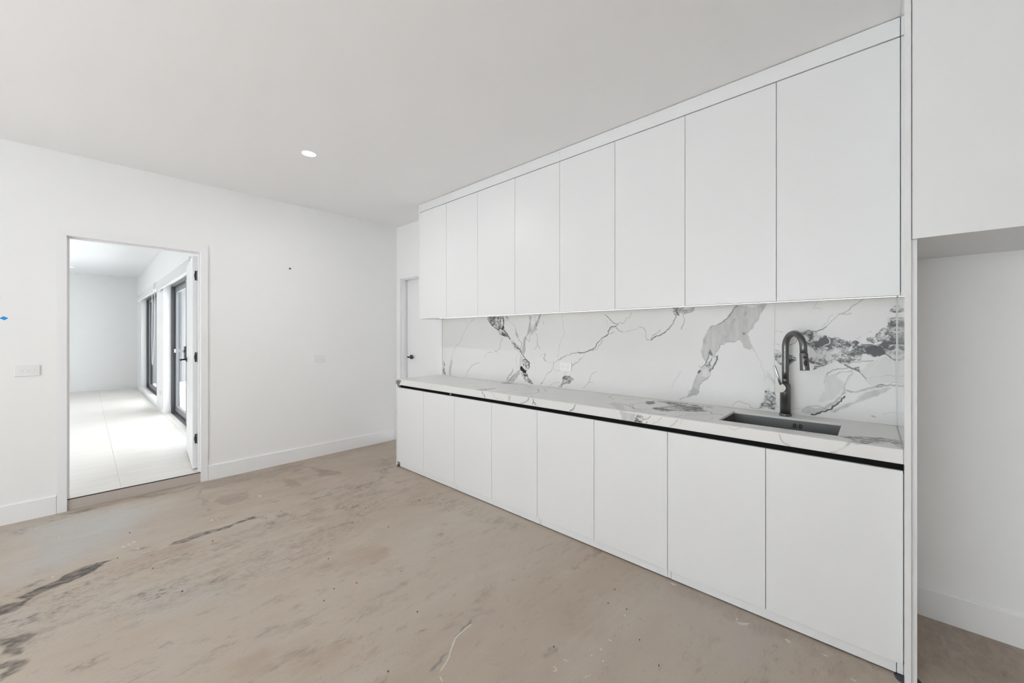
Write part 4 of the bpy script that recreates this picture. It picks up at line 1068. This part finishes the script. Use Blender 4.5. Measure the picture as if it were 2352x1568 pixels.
# tile strip under the sliding door opening
MB().box(X2, X2 + .0925, 5.652, 8.438, F2 - .02, F2).build('tile', 'tile', fl2)
MB().box(-1.8, X2 + .2, YW + .11, Y2 + .1, C, C + .12).build('ceiling', 'ceil', kind='structure', label='white ceiling of the next room')
wall_panels('wall_window', 'y', X2, X2 + .2, YW + .11, Y2, 0, C, [(5.65, 8.44, F2 - .0215, 2.17), (9.32, 12.19, .1445, 2.19)], label='window wall of the next room')
MB().box(-1.8, X2 + .2, Y2, Y2 + .1, 0, C).build('wall_end', 'wall', kind='structure', label='end wall of the next room')
wall_panels('wall_left', 'y', -1.8, -1.7, YW + .11, Y2, 0, C, [], label='left wall of the next room')
base_prism('baseboard_end', 'x', Y2, -1, -1.7, X2, z0=F2, h=.08, label='white skirting on the end wall of the next room')
base_prism('baseboard_window', 'y', X2, -1, 12.2, Y2 - .013, z0=F2, h=.08, label='white skirting past the far window')
base_prism('baseboard_window', 'y', X2, -1, 8.45, 9.31, z0=F2, h=.08, label='white skirting between window and sliding door')
# window board of the far window
MB().box(X2 - .004, X2 + .086, 9.322, 12.188, .146, .165, .002).build('trim_3', 'trim', kind='structure', label='white window board under the far window')

# far window and sliding door
def sash(root, y0, y1, x0, x1, z0, z1, t, glassm='glass', fm='frame2', nm='sash'):
    f = MB(); f.box(x0, x1, y0, y0 + t, z0, z1); f.box(x0, x1, y1 - t, y1, z0, z1); f.box(x0, x1, y0 + t, y1 - t, z0, z0 + t); f.box(x0, x1, y0 + t, y1 - t, z1 - t, z1)
    s_ = f.build(nm, fm, root)
    MB().box((x0 + x1) / 2 - .003, (x0 + x1) / 2 + .003, y0 + t - .004, y1 - t + .004, z0 + t - .004, z1 - t + .004).build('pane' if glassm == 'glass' else 'fly_screen', glassm, s_)
    return s_
def outer(root, y0, y1, x0, x1, z0, z1, t):
    f = MB(); f.box(x0, x1, y0, y0 + t, z0, z1); f.box(x0, x1, y1 - t, y1, z0, z1); f.box(x0, x1, y0 + t, y1 - t, z0, z0 + t * .7); f.box(x0, x1, y0 + t, y1 - t, z1 - t, z1)
    for k in (.35, .65): f.box(x0 + (x1 - x0) * k, x0 + (x1 - x0) * k + .004, y0 + t, y1 - t, z0 + t * .7, z0 + t * .7 + .012)
    return f.build('window_frame', 'frame', root)
w1 = thing('window_2', (.95, 10.75, .165), 'dark framed window at the far end of the next room', None); w1['kind'] = 'structure'
outer(w1, 9.322, 12.188, .94, 1.05, .146, 2.188, .04)
sash(w1, 10.68, 12.15, .975, 1.005, .195, 2.15, .06)
sash(w1, 9.355, 10.76, 1.01, 1.04, .195, 2.15, .06)
sash(w1, 10.70, 12.15, 1.043, 1.049, .195, 2.15, .02, 'screen', 'frame', 'screen_frame')
w2 = thing('door_1', (.95, 7.05, F2), 'dark framed glass sliding door seen through the doorway', None); w2['kind'] = 'structure'
outer(w2, 5.652, 8.438, .945, 1.05, F2 - .02, 2.168, .035)
sd = sash(w2, 7.02, 8.40, .995, 1.03, F2 + .026, 2.135, .085)
sd2 = sash(w2, 5.69, 7.12, .955, .99, F2 + .026, 2.135, .085)
# sliding door locks
k = MB(); k.tube([(.985, 7.06, 1.02), (.985, 7.06, 1.04), (.985, 7.06, 1.17), (.985, 7.06, 1.19)], [.006, .03, .03, .006], 14)
k.tube([(.985, 7.06, 1.06), (.955, 7.06, 1.08), (.945, 7.06, 1.11), (.955, 7.06, 1.15), (.985, 7.06, 1.16)], .008, 10)
MB().box(.93, .956, 6.985, 7.10, 1.0, 1.2, .008).build('lock_case', 'blackmetal', sd2, label='black lock case')
MB().tube([(.905, 7.04, 1.13), (.93, 7.04, 1.13)], .018, 16).build('lock_cylinder', 'chrome', sd2, label='chrome lock cylinder')
k.build('pull_handle', 'blackmetal', sd, label='black pull handle')
MB().box(.972, .9955, 8.33, 8.37, 1.07, 1.13, .002).build('strike_plate', 'chrome', sd, label='small chrome catch')

# roller blinds
def blind(y0, y1, zt, zb, cordy, label):
    r = thing('roller_blind', (X2 - .03, (y0 + y1) / 2, zt), label, 'blind')
    MB().tube([(X2 - .032, y0, zt - .022), (X2 - .032, y1, zt - .022)], .022, 20).build('blind_tube', 'blind', r)
    MB().box(X2 - .054, X2 - .0525, y0 + .02, y1 - .02, zb + .02, zt - .02).build('blind_fabric', 'blind', r)
    MB().box(X2 - .060, X2 - .046, y0 + .02, y1 - .02, zb, zb + .022, .004).build('bottom_rail', 'trim', r)
    for yy in (y0 - .004, y1):
        MB().box(X2 - .058, X2, yy, yy + .004, zt - .055, zt + .012, .001).build('bracket', 'plate', r)
    pts = [(X2 - .045, cordy, zt - .02), (X2 - .050, cordy, 1.4), (X2 - .048, cordy - .01, .86), (X2 - .045, cordy - .03, .825), (X2 - .04, cordy - .05, .86), (X2 - .02, cordy - .05, 1.4), (X2 - .015, cordy - .045, zt - .02)]
    MB().tube(pts, .004, 8).build('cord_loop', 'plate', r)
blind(9.20, 12.15, 2.232, 2.10, 9.50, 'white roller blind above the far window of the next room')
blind(5.70, 8.90, 2.236, 2.075, 5.9, 'white roller blind above the glass sliding door')
# socket on the pier
r = thing('wall_socket', (X2, 8.87, .36), 'small white power point low on the pier between window and sliding door', 'socket')
MB().box(X2 - .009, X2, 8.78, 8.96, .345, .425, .003).build('face_plate', 'plate', r)
MB().box(X2 - .011, X2 - .009, 8.84, 8.90, .385, .405, .0008).build('switch_button', 'plate', r)

# outside, seen through the sliding door glass
MB().box(-20, 40, -25, 60, -.35, -.2).build('ground_outside', 'ground', kind='structure', label='pale gravel ground outside')
MB().box(1.3, 9, 17, 17.2, -.2, 3.4).build('wall_outside', 'render', kind='structure', label='grey rendered wall outside the glass door')

# ================================================================ DOORS
# open leaf hinged on the right jamb, swung into the next room
ang = math.atan2(5.475 - 4.708, .743 - .681)      # direction of the leaf from the hinge
HX, HY = .681, 4.708
leaf = thing('door_2', (HX, HY, F2), 'white door leaf swung open into the next room, black hinges and lever', None); leaf['kind'] = 'structure'
def leafbox(b, u0, u1, w0, w1, z0, z1, bev=0.0):
    """u along the leaf, w = thickness to the right of it"""
    t = MB().box(u0, u1, -w1, -w0, z0, z1, bev); t.rotz(ang, 0, 0)
    for v in t.bm.verts: v.co.x += HX; v.co.y += HY
    me = bpy.data.meshes.new('t'); t.bm.to_mesh(me); t.bm.free(); b.bm.from_mesh(me); bpy.data.meshes.remove(me)
    return b
leafbox(MB(), 0, .80, 0, .038, F2 + .008, 2.10, .0015).build('door_leaf', 'trim', leaf)
for zc in (1.915, 1.145, .375):
    h = MB(); h.box(HX + .016, HX + .036, HY - .0025, HY + .002, zc - .045, zc + .045, .0008)
    h.prism([(HX + .012, zc - .018), (HX + .03, zc - .034), (HX + .03, zc + .034), (HX + .012, zc + .018)], 1, HY - .006, HY - .0025)
    h.tube([(HX + .039, HY - .008, zc - .052), (HX + .039, HY - .008, zc + .052)], .0055, 12)
    h.build('hinge', 'blackmetal', leaf, label='black butt hinge')
for sgn in (0,):
    h = MB(); leafbox(h, .718, .77, -.007, 0, 1.065, 1.117, .001); leafbox(h, .736, .752, -.05, -.007, 1.083, 1.099, .002)
    leafbox(h, .625, .757, -.062, -.05, 1.082, 1.1, .002)
    h.build('door_handle', 'blackmetal', leaf, label='black square lever handle')

# closed door beside the cabinets, in the cabinet wall
d3 = thing('door_3', (XW + .1, 4.05, 0), 'closed white door in the corner behind the cabinets, black lever', None); d3['kind'] = 'structure'
MB().box(XW + .094, XW + .132, 3.648, 4.4565, .01, 2.0675, .0015).build('door_leaf', 'trim', d3)
h = MB(); h.box(XW + .086, XW + .094, 4.335, 4.387, 1.047, 1.099, .001); h.box(XW + .045, XW + .086, 4.353, 4.369, 1.066, 1.082, .002); h.box(XW + .036, XW + .05, 4.245, 4.374, 1.064, 1.084, .002)
h.build('door_handle', 'blackmetal', d3, label='black square lever handle')
MB().box(XW + .1335, XW + .134, 3.6, 4.5, 0, 2.12).build('gap_shade_sheet', 'pin', d3)  # added dark sheet, its colour stands in for shade in the gap beside the leaf
concave_casing('trim_4', 3.645, 4.461, 2.072, XW - .012, XW, .06, 'white architrave around the closed corner door', swap=True)
j = MB()
for p, q in ((3.627, 3.645), (4.461, 4.479)): j.box(XW - .001, XW + .132, p, q, 0, 2.072)
j.box(XW - .001, XW + .132, 3.627, 4.479, 2.072, 2.09)
for p, q in ((3.645, 3.652), (4.448, 4.461)): j.box(XW + .02, XW + .060, p, q, 0, 2.072)
j.box(XW + .02, XW + .06, 3.652, 4.448, 2.061, 2.072)
j.box(XW + .134, XW + .15, 3.6, 4.5, 0, 2.12)
j.build('trim_5', 'trim', kind='structure', label='white door jamb with stop of the closed corner door')

# ================================================================ KITCHEN
XB = 2.178; XU = 2.4145
Y0 = -.092; PB = .4625; Y1B = Y0 + 8 * PB          # 3.608
PU = .4558; Y1U = Y0 + 8 * PU                      # 3.5544

# base cabinets: four units of two doors
def make_base():
    y0 = Y0; y1 = Y0 + 2 * PB
    r = thing('base_cabinet', (XB + .3, (y0 + y1) / 2, 0), '', 'cabinet', 'white base cabinets under the marble worktop')
    c = MB(); xa, xb = XB + .022, XW - .01
    c.box(xa, xb, y0, y0 + .016, .055, .80); c.box(xa, xb, y1 - .016, y1, .055, .80); c.box(xa, xb, y0 + .016, y1 - .016, .055, .071)
    c.box(xb - .006, xb, y0 + .016, y1 - .016, .071, .80)
    c.build('carcass', 'cab', r)
    for k in (0, 1):
        MB().box(XB, XB + .018, y0 + k * PB + .0013, y0 + (k + 1) * PB - .0013, .053, .8155, .0008).build('cabinet_door', 'cab', r)
    for fy_ in (y0 + .06, y1 - .06):
        for fx_ in (XB + .075, xb - .08):
            f = MB(); f.tube([(fx_, fy_, 0), (fx_, fy_, .008), (fx_, fy_, .0081), (fx_, fy_, .044), (fx_, fy_, .0441), (fx_, fy_, .0545)], [.021, .021, .012, .012, .026, .026], 14)
            f.build('adjustable_foot', 'blackplastic', r)
    return r
proto = make_base()
BL = ['white two-door base cabinet beside the tall side panel, under the sink', 'white two-door base cabinet left of the sink unit',
      'white two-door base cabinet, second from the far end', 'white two-door base cabinet at the far end of the run']
bases = []
for i in range(4):
    o = proto if i == 0 else copy_tree(proto)
    o.location = (XB + .3, Y0 + PB + i * 2 * PB, 0); o['label'] = BL[i]; bases.append(o)
# kickboards belong to their cabinets but each is cut at its own place
KX = XB + .009
for i, (a, b_) in enumerate(((-.0715, .8155), (.836, 1.7235), (1.747, 2.6585), (2.6605, 3.572))):
    MB().box(KX, KX + .016, a, b_, .007, .0505, .0006).build('kickboard', 'kick', bases[i])
for i, (a, b_) in ((0, (-.0915, -.0735)), (1, (.8175, .834)), (2, (1.7255, 1.745))):
    MB().box(KX, KX + .016, a, b_, .008, .0505, .0006).build('kickboard_filler', 'kick', bases[i])
# far end panel
r = thing('end_panel', (XB + .28, 3.622, 0), 'white end panel closing the far end of the base cabinets', 'panel')
MB().box(XB + .004, XW - .001, 3.6165, 3.6345, .012, .8425, .001).build('panel_board', 'cab', r)
MB().tube([(XB + .05, 3.604, 0), (XB + .05, 3.604, .012), (XB + .05, 3.604, .0121), (XB + .05, 3.604, .05)], [.02, .02, .011, .011], 14).build('adjustable_foot', 'blackplastic', r)
MB().tube([(XB + .022, 3.612, 0), (XB + .022, 3.612, .0115)], [.02, .02], 14).build('foot_pad', 'blackplastic', r)

# black finger channel under the worktop
r = thing('finger_channel', (XB + .03, 1.76, .82), 'black recessed finger-pull channel between worktop and base doors', 'channel')
c = MB(); c.box(XB + .026, XB + .030, Y0, 3.612, .8005, .8425); c.box(XB + .0005, XB + .026, Y0, 3.612, .8395, .8425); c.box(XB + .0195, XB + .026, Y0, 3.612, .8005, .804)
c.build('channel_profile', 'black', r)
MB().box(XB + .019, XB + .026, 2.755, 2.772, .82, .836, .001).build('joint_clip', 'clip', r, label='grey joint clip')
MB().box(XB + .003, XB + .026, 3.585, 3.6115, .8165, .8385, .001).build('end_cap', 'clip', r, label='light grey end cap')

# worktop (12 mm slab with mitred 58 mm apron) and sink cut-out
SX0, SX1, SY0, SY1 = 2.285, 2.613, .113, .604
YE = 3.638
wt = thing('worktop', (2.46, 1.77, .9), 'white marble-look worktop with grey veins along the cabinet run', 'worktop')
us = lin(Y0, YE, .0042, (SY0, SY1)); vs = lin(XB + .0118, XW - .0005, .0034, (SX0, SX1))
T = paint_marble(us, vs, TOP_MARKS, 300, .8)
grid_mesh('worktop_slab', us, vs, lambda U, V: np.stack([V, U, np.full_like(U, .9)], -1), {'tone': T}, (0, 0, -.012), 'marble', hole=(SY0, SY1, SX0, SX1), parent=wt)
us = lin(Y0, YE, .003); vs = lin(.843, .9, .003)
T = paint_marble(us, vs, APRON_MARKS, 500, 1.1)
grid_mesh('worktop_apron', us, vs, lambda U, V: np.stack([np.full_like(U, XB - .0002), U, V], -1), {'tone': T}, (.012, 0, 0), 'marble', parent=wt)
MB().box(XB + .012, XW - .001, YE - .012, YE, .843, .888).build('worktop_return', 'marble', wt)

# splashback: two slabs with a fine joint
sb = thing('splashback', (XW - .006, 1.75, 1.2), 'white marble-look splashback with black and grey veining', 'splashback')
SEAM = .4185; SX = XW - .010
us = lin(SEAM + .0006, 3.578, .0031); vs = lin(.9005, 1.5425, .0028)
T = paint_marble(us, vs, SPLASH_MARKS, 700)
grid_mesh('stone_slab', us, vs, lambda U, V: np.stack([np.full_like(U, SX), U, V], -1), {'tone': T}, (.0095, 0, 0), 'marble', parent=sb)
us = lin(Y0 + .003, SEAM - .0006, .0019); vs = lin(.9005, 1.5425, .0019)
T = paint_marble(us, vs, SPLASH_MARKS, 700)
grid_mesh('stone_slab', us, vs, lambda U, V: np.stack([np.full_like(U, SX), U, V], -1), {'tone': T}, (.0095, 0, 0), 'marble', parent=sb)
MB().box(SX - .0025, SX + .006, Y0 + .0002, Y0 + .0030, .9008, 1.541).build('silicone_bead', 'plate', sb)
MB().box(SX + .0004, SX + .009, SEAM - .0006, SEAM + .0006, .9008, 1.541).build('joint_filler', 'plate', sb)

# sink
r = thing('kitchen_sink', (2.45, .358, .69), 'gunmetal undermount sink set in the marble worktop', 'sink')
b = MB(); z0, z1 = .69, .8875; t = .003
b.box(SX0 - t, SX0, SY0 - t, SY1 + t, z0, z1); b.box(SX1, SX1 + t, SY0 - t, SY1 + t, z0, z1)
b.box(SX0, SX1, SY0 - t, SY0, z0, z1); b.box(SX0, SX1, SY1, SY1 + t, z0, z1); b.box(SX0, SX1, SY0, SY1, z0 - t, z0)
b.build('bowl', 'sink', r)
d = MB(); d.tube([(2.45, .358, z0), (2.45, .358, z0 + .004), (2.45, .358, z0 + .0041)], [.045, .045, .03], 24); d.build('drain', 'gun', r)
oc, oz = .297, .859
for s_ in (-1, 1):
    for rr in (.0105, .0195):
        pts = [(SX1 - .0012, oc + s_ * rr * math.cos(a) * (1.0), oz + .019 * math.sin(a) * (.62 if rr < .015 else .72)) for a in np.linspace(-.95, .95, 7)]
        MB().tube(pts, .0024, 8).build('overflow_slot', 'rubber', r, label='black overflow slot')
MB().tube([(SX1 - .002, oc, oz), (SX1, oc, oz)], .005, 16).build('overflow_boss', 'gun', r)

# tap
TX, TY = 2.662, .358
r = thing('kitchen_tap', (TX, TY, .9), 'gunmetal pull-out gooseneck tap with steel side lever behind the sink', 'tap')
MB().tube([(TX, TY, .9), (TX, TY, .9008), (TX, TY, .912), (TX, TY, .9135)], [.0295, .030, .030, .0285], 40).build('base_ring', 'gun', r)
MB().tube([(TX, TY, .9135), (TX, TY, 1.055), (TX, TY, 1.072), (TX, TY, 1.082), (TX, TY, 1.0835)], [.0255, .0255, .0245, .020, .017], 40).build('tap_body', 'gun', r)
MB().tube([(TX, TY, 1.082), (TX, TY, 1.108), (TX, TY, 1.109)], [.0165, .0165, .0155], 32).build('collar', 'gun', r)
ux, uy = -.12, -.094; rl = math.hypot(ux, uy); ux /= rl; uy /= rl
R_ = rl / 2; zc = 1.285
path = [(TX, TY, 1.109), (TX, TY, 1.15), (TX, TY, 1.22), (TX, TY, zc)]
for a in np.linspace(0, math.pi, 25)[1:]:
    q = R_ * (1 - math.cos(a)); path.append((TX + ux * q, TY + uy * q, zc + R_ * math.sin(a)))
ex, ey = TX + ux * rl, TY + uy * rl
path.append((ex + ux * .002, ey + uy * .002, 1.258))
MB().tube(path, .0165, 32).build('gooseneck', 'gun', r)
tip = (ex + ux * .012 + .0, ey + uy * .012, 1.168)
def along(t_): return (ex + ux * .002 + (tip[0] - ex - ux * .002) * t_, ey + uy * .002 + (tip[1] - ey - uy * .002) * t_, 1.2575 + (tip[2] - 1.2575) * t_)
sh_ = MB().tube([along(0), along(.03), along(.5), along(.97), along(1)], [.0175, .0185, .0198, .0212, .0205], 36).build('spray_head', 'gun', r)
# buttons on the side of the spray head that faces the room
fx_, fy_ = -.80, -.60
for t_, l_, w_ in ((.22, .006, .008), (.56, .017, .0085)):
    p = Vector(along(t_)); n = Vector((-.9, -.32, -.05)).normalized(); up = (Vector(along(0)) - Vector(along(1))).normalized()
    q = p + n * .0180
    MB().tube([q - up * l_ * .8, q - up * l_ * .5, q, q + up * l_ * .5, q + up * l_ * .8], [w_ * .5, w_ * .85, w_ * .9, w_ * .85, w_ * .5], 14).build('spray_button', 'rubber', sh_, label='black spray button')
# lever hub: short horizontal cylinder towards the room
hd = Vector((-.93, .36, 0)).normalized(); hc = Vector((TX, TY, 1.058))
MB().tube([hc, hc + hd * .040], [.0215, .0245], 32).build('lever_hub', 'gun', r)
cap = MB().tube([hc + hd * .040, hc + hd * .041, hc + hd * .046, hc + hd * .0465], [.0245, .0255, .0255, .0245], 36)
cap.build('lever_cap', 'chrome', r, label='round brushed steel lever cap')
side = Vector((hd.y, -hd.x, 0)) * -1
p0 = hc + hd * .043 + Vector((0, 0, .018)); tipv = Vector((.115 * .06, .035, .118))
lv = MB()
p1 = p0 + Vector((0.0, 0.030, .103))
lv.tube([p0, p0 * .5 + p1 * .5, p1, p1 + (p1 - p0).normalized() * .004], [.0075, .0068, .0062, .004], 14)
lv.build('lever', 'chrome', r, label='slim brushed steel lever')

# power outlet on the splashback
r = thing('power_outlet', (SX, 1.893, 1.088), 'white double power outlet on the marble splashback', 'outlet')
MB().box(SX - .010, SX - .0001, 1.836, 1.950, 1.051, 1.125, .0025).build('face_plate', 'plate', r)
for yc in (1.920, 1.868):
    MB().tube([(SX - .010, yc, 1.107), (SX - .0125, yc, 1.107), (SX - .013, yc, 1.107)], [.0075, .0072, .006], 18).build('switch_button', 'plate', r)
    for dy, dz, a in ((.0065, .004, .5), (-.0065, .004, -.5), (0, -.011, 0)):
        s_ = MB().box(SX - .0104, SX - .0099, yc + dy - .001, yc + dy + .001, 1.083 + dz - .0035, 1.083 + dz + .0035)
        s_.build('pin_slot', 'pin', r)

# upper cabinets: four units of two doors
def make_upper():
    y0 = Y0; y1 = Y0 + 2 * PU
    r = thing('wall_cabinet', (XU + .16, (y0 + y1) / 2, 1.527), '', 'cabinet', 'white wall cabinets above the splashback')
    c = MB(); xa, xb = XU + .021, XW - .001
    c.box(xa, xb, y0, y0 + .016, 1.543, 2.662); c.box(xa, xb, y1 - .016, y1, 1.543, 2.662); c.box(xa, xb, y0 + .016, y1 - .016, 1.543, 1.559); c.box(xa, xb, y0 + .016, y1 - .016, 2.646, 2.662)
    c.box(xb - .006, xb, y0 + .016, y1 - .016, 1.559, 2.646)
    c.build('carcass', 'cab', r)
    for k in (0, 1):
        MB().box(XU, XU + .018, y0 + k * PU + .0012, y0 + (k + 1) * PU - .0012, 1.527, 2.6572, .0008).build('cabinet_door', 'cab', r)
    return r
proto = make_upper()
UL = ['white two-door wall cabinet beside the tall side panel, above the tap', 'white two-door wall cabinet, second from the tall side panel',
      'white two-door wall cabinet, second from the far end', 'white two-door wall cabinet at the far end, nearest the corner door']
for i in range(4):
    o = proto if i == 0 else copy_tree(proto)
    o.location = (XU + .16, Y0 + PU + i * 2 * PU, 1.527); o['label'] = UL[i]
MB().box(XU, XW - .001, Y1U + .0005, Y1U + .0185, 1.527, C - .0045, .0008).build('end_panel', 'cab', None, None, 'tall thin white end panel on the far end of the wall cabinets', 'panel')
# bulkhead filler between wall cabinets and ceiling
SP = 1.7295
MB().box(XU, XU + .018, Y0 + .001, SP - .0006, 2.6635, C - .0045, .0006).build('filler_board', 'cab', None, None, 'long white filler board above the wall cabinets, half nearer the tall panel', 'panel', 'white filler boards under the ceiling')
MB().box(XU, XU + .018, SP + .0006, Y1U, 2.6635, C - .0045, .0006).build('filler_board', 'cab', None, None, 'long white filler board above the wall cabinets, half at the far end', 'panel', 'white filler boards under the ceiling')

# LED strip under the wall cabinets
r = thing('light_strip', (2.672, 1.74, 1.54), 'glowing LED strip light under the wall cabinets', 'light')
LX = 2.675
MB().box(LX - .009, LX + .009, Y0 + .002, 3.55, 1.5415, 1.543).build('strip_channel', 'plate', r)
for a, b_ in ((Y0 + .003, 1.642), (1.656, 3.549)):
    MB().box(LX - .005, LX + .005, a, b_, 1.5400, 1.5415, .0004).build('strip_diffuser', 'led', r)

# refrigerator surround: tall panels with overhead cupboard
PX = 2.13
r = thing('tall_panel', (PX + .3, -.101, 0), 'tall white side panel between the kitchen run and the fridge recess', 'panel')
MB().box(PX, XW - .001, -.1105, Y0 - .0003, .0064, C - .004, .0008).build('panel_board', 'cabside', r)
for fx_ in (PX + .05, XW - .1):
    MB().tube([(fx_, -.106, 0), (fx_, -.106, .004), (fx_, -.106, .0062)], [.041, .041, .035], 16).build('foot_pad', 'blackplastic', r)
r = thing('overhead_cabinet', (PX + .3, -.585, 1.72), 'white deep overhead cupboard above the empty fridge recess', 'cabinet')
MB().box(PX + .018, XW - .001, -.1275, -.1107, .0064, 1.7195, .0006).build('side_support', 'cab', r)
c = MB(); c.box(PX + .02, XW - .001, -1.05, -.1275, 1.7205, 1.7365); c.box(PX + .02, XW - .001, -.1275, -.1115, 1.7205, C - .03); c.box(PX + .02, XW - .001, -1.05, -1.034, 1.7365, C - .03)
c.box(PX + .02, XW - .001, -1.034, -.1275, C - .046, C - .03); c.box(XW - .008, XW - .001, -1.034, -.1275, 1.7365, C - .046)
c.build('carcass', 'cab', r)
MB().box(PX, PX + .018, -.580, -.1135, 1.718, C - .012, .0008).build('cabinet_door', 'cab', r)
MB().box(PX, PX + .018, -1.05, -.583, 1.718, C - .012, .0008).build('cabinet_door', 'cab', r)
r = thing('tall_panel', (PX + .3, -1.06, 0), 'tall white side panel on the near side of the fridge recess', 'panel')
MB().box(PX, XW - .001, -1.069, -1.0515, .012, C - .004, .0008).build('panel_board', 'cab', r)

# ================================================================ SMALL THINGS
def plate(name, x0, x1, z0, z1, buttons, rad, label):
    r = thing(name, ((x0 + x1) / 2, YW, (z0 + z1) / 2), label, 'switch')
    MB().box(x0, x1, YW - .010, YW - .0001, z0, z1, .003).build('face_plate', 'plate', r)
    for bx_ in buttons:
        MB().tube([(bx_, YW - .0095, (z0 + z1) / 2), (bx_, YW - .0125, (z0 + z1) / 2), (bx_, YW - .0132, (z0 + z1) / 2)], [rad, rad * .95, rad * .8], 22).build('switch_button', 'plate', r)
plate('light_switch', -.348, -.229, 1.052, 1.131, (-.316, -.289, -.262), .0088, 'white three-button light switch left of the doorway')
plate('wall_plate', 1.712, 1.836, 1.051, 1.126, (1.774,), .0045, 'white wall plate with one small centre button right of the doorway')
MB().prism([(-.374, 1.475), (-.396, 1.487), (-.414, 1.472), (-.391, 1.4585)], 1, YW - .0005, YW - .0001).build('masking_tape', 'tape', None, None, 'small blue diamond of masking tape on the wall above the light switch', 'tape')
MB().prism([(1.488, 2.060), (1.474, 2.0725), (1.456, 2.0625), (1.471, 2.0485)], 1, YW - .0008, YW - .0001).build('wall_plug', 'patch', None, None, 'tiny dark grey plug on the wall right of the doorway', 'plug')

def downlight(x, y, z, rad, label, watts=0):
    r = thing('downlight', (x, y, z), label, 'light')
    n = 36; b = bmesh.new()
    rings = []
    for rr, zz in ((rad, z - .0002), (rad, z - .003), (rad * .86, z - .005), (rad * .82, z - .002)):
        rings.append([b.verts.new((x + rr * math.cos(k * 2 * math.pi / n), y + rr * math.sin(k * 2 * math.pi / n), zz)) for k in range(n)])
    for p, q in zip(rings, rings[1:]):
        for k in range(n): b.faces.new((p[k], p[(k + 1) % n], q[(k + 1) % n], q[k])).smooth = True
    m_ = MB(); m_.merge(b); m_.build('bezel', 'plate', r)
    MB().tube([(x, y, z - .0005), (x, y, z - .0025)], rad * .82, n).build('lens', 'lamp', r)
    if watts:
        l = bpy.data.lights.new('downlight_beam', 'AREA'); l.shape = 'DISK'; l.size = rad * 1.6; l.energy = watts
        o = bpy.data.objects.new('downlight_beam', l); COL.objects.link(o); o.parent = r; o.location = (0, 0, -.004)
downlight(1.163, 3.187, C, .055, 'lit round white downlight in the kitchen ceiling', 14)
downlight(-.208, 12.088, C, .05, 'lit downlight at the far end of the next room ceiling')
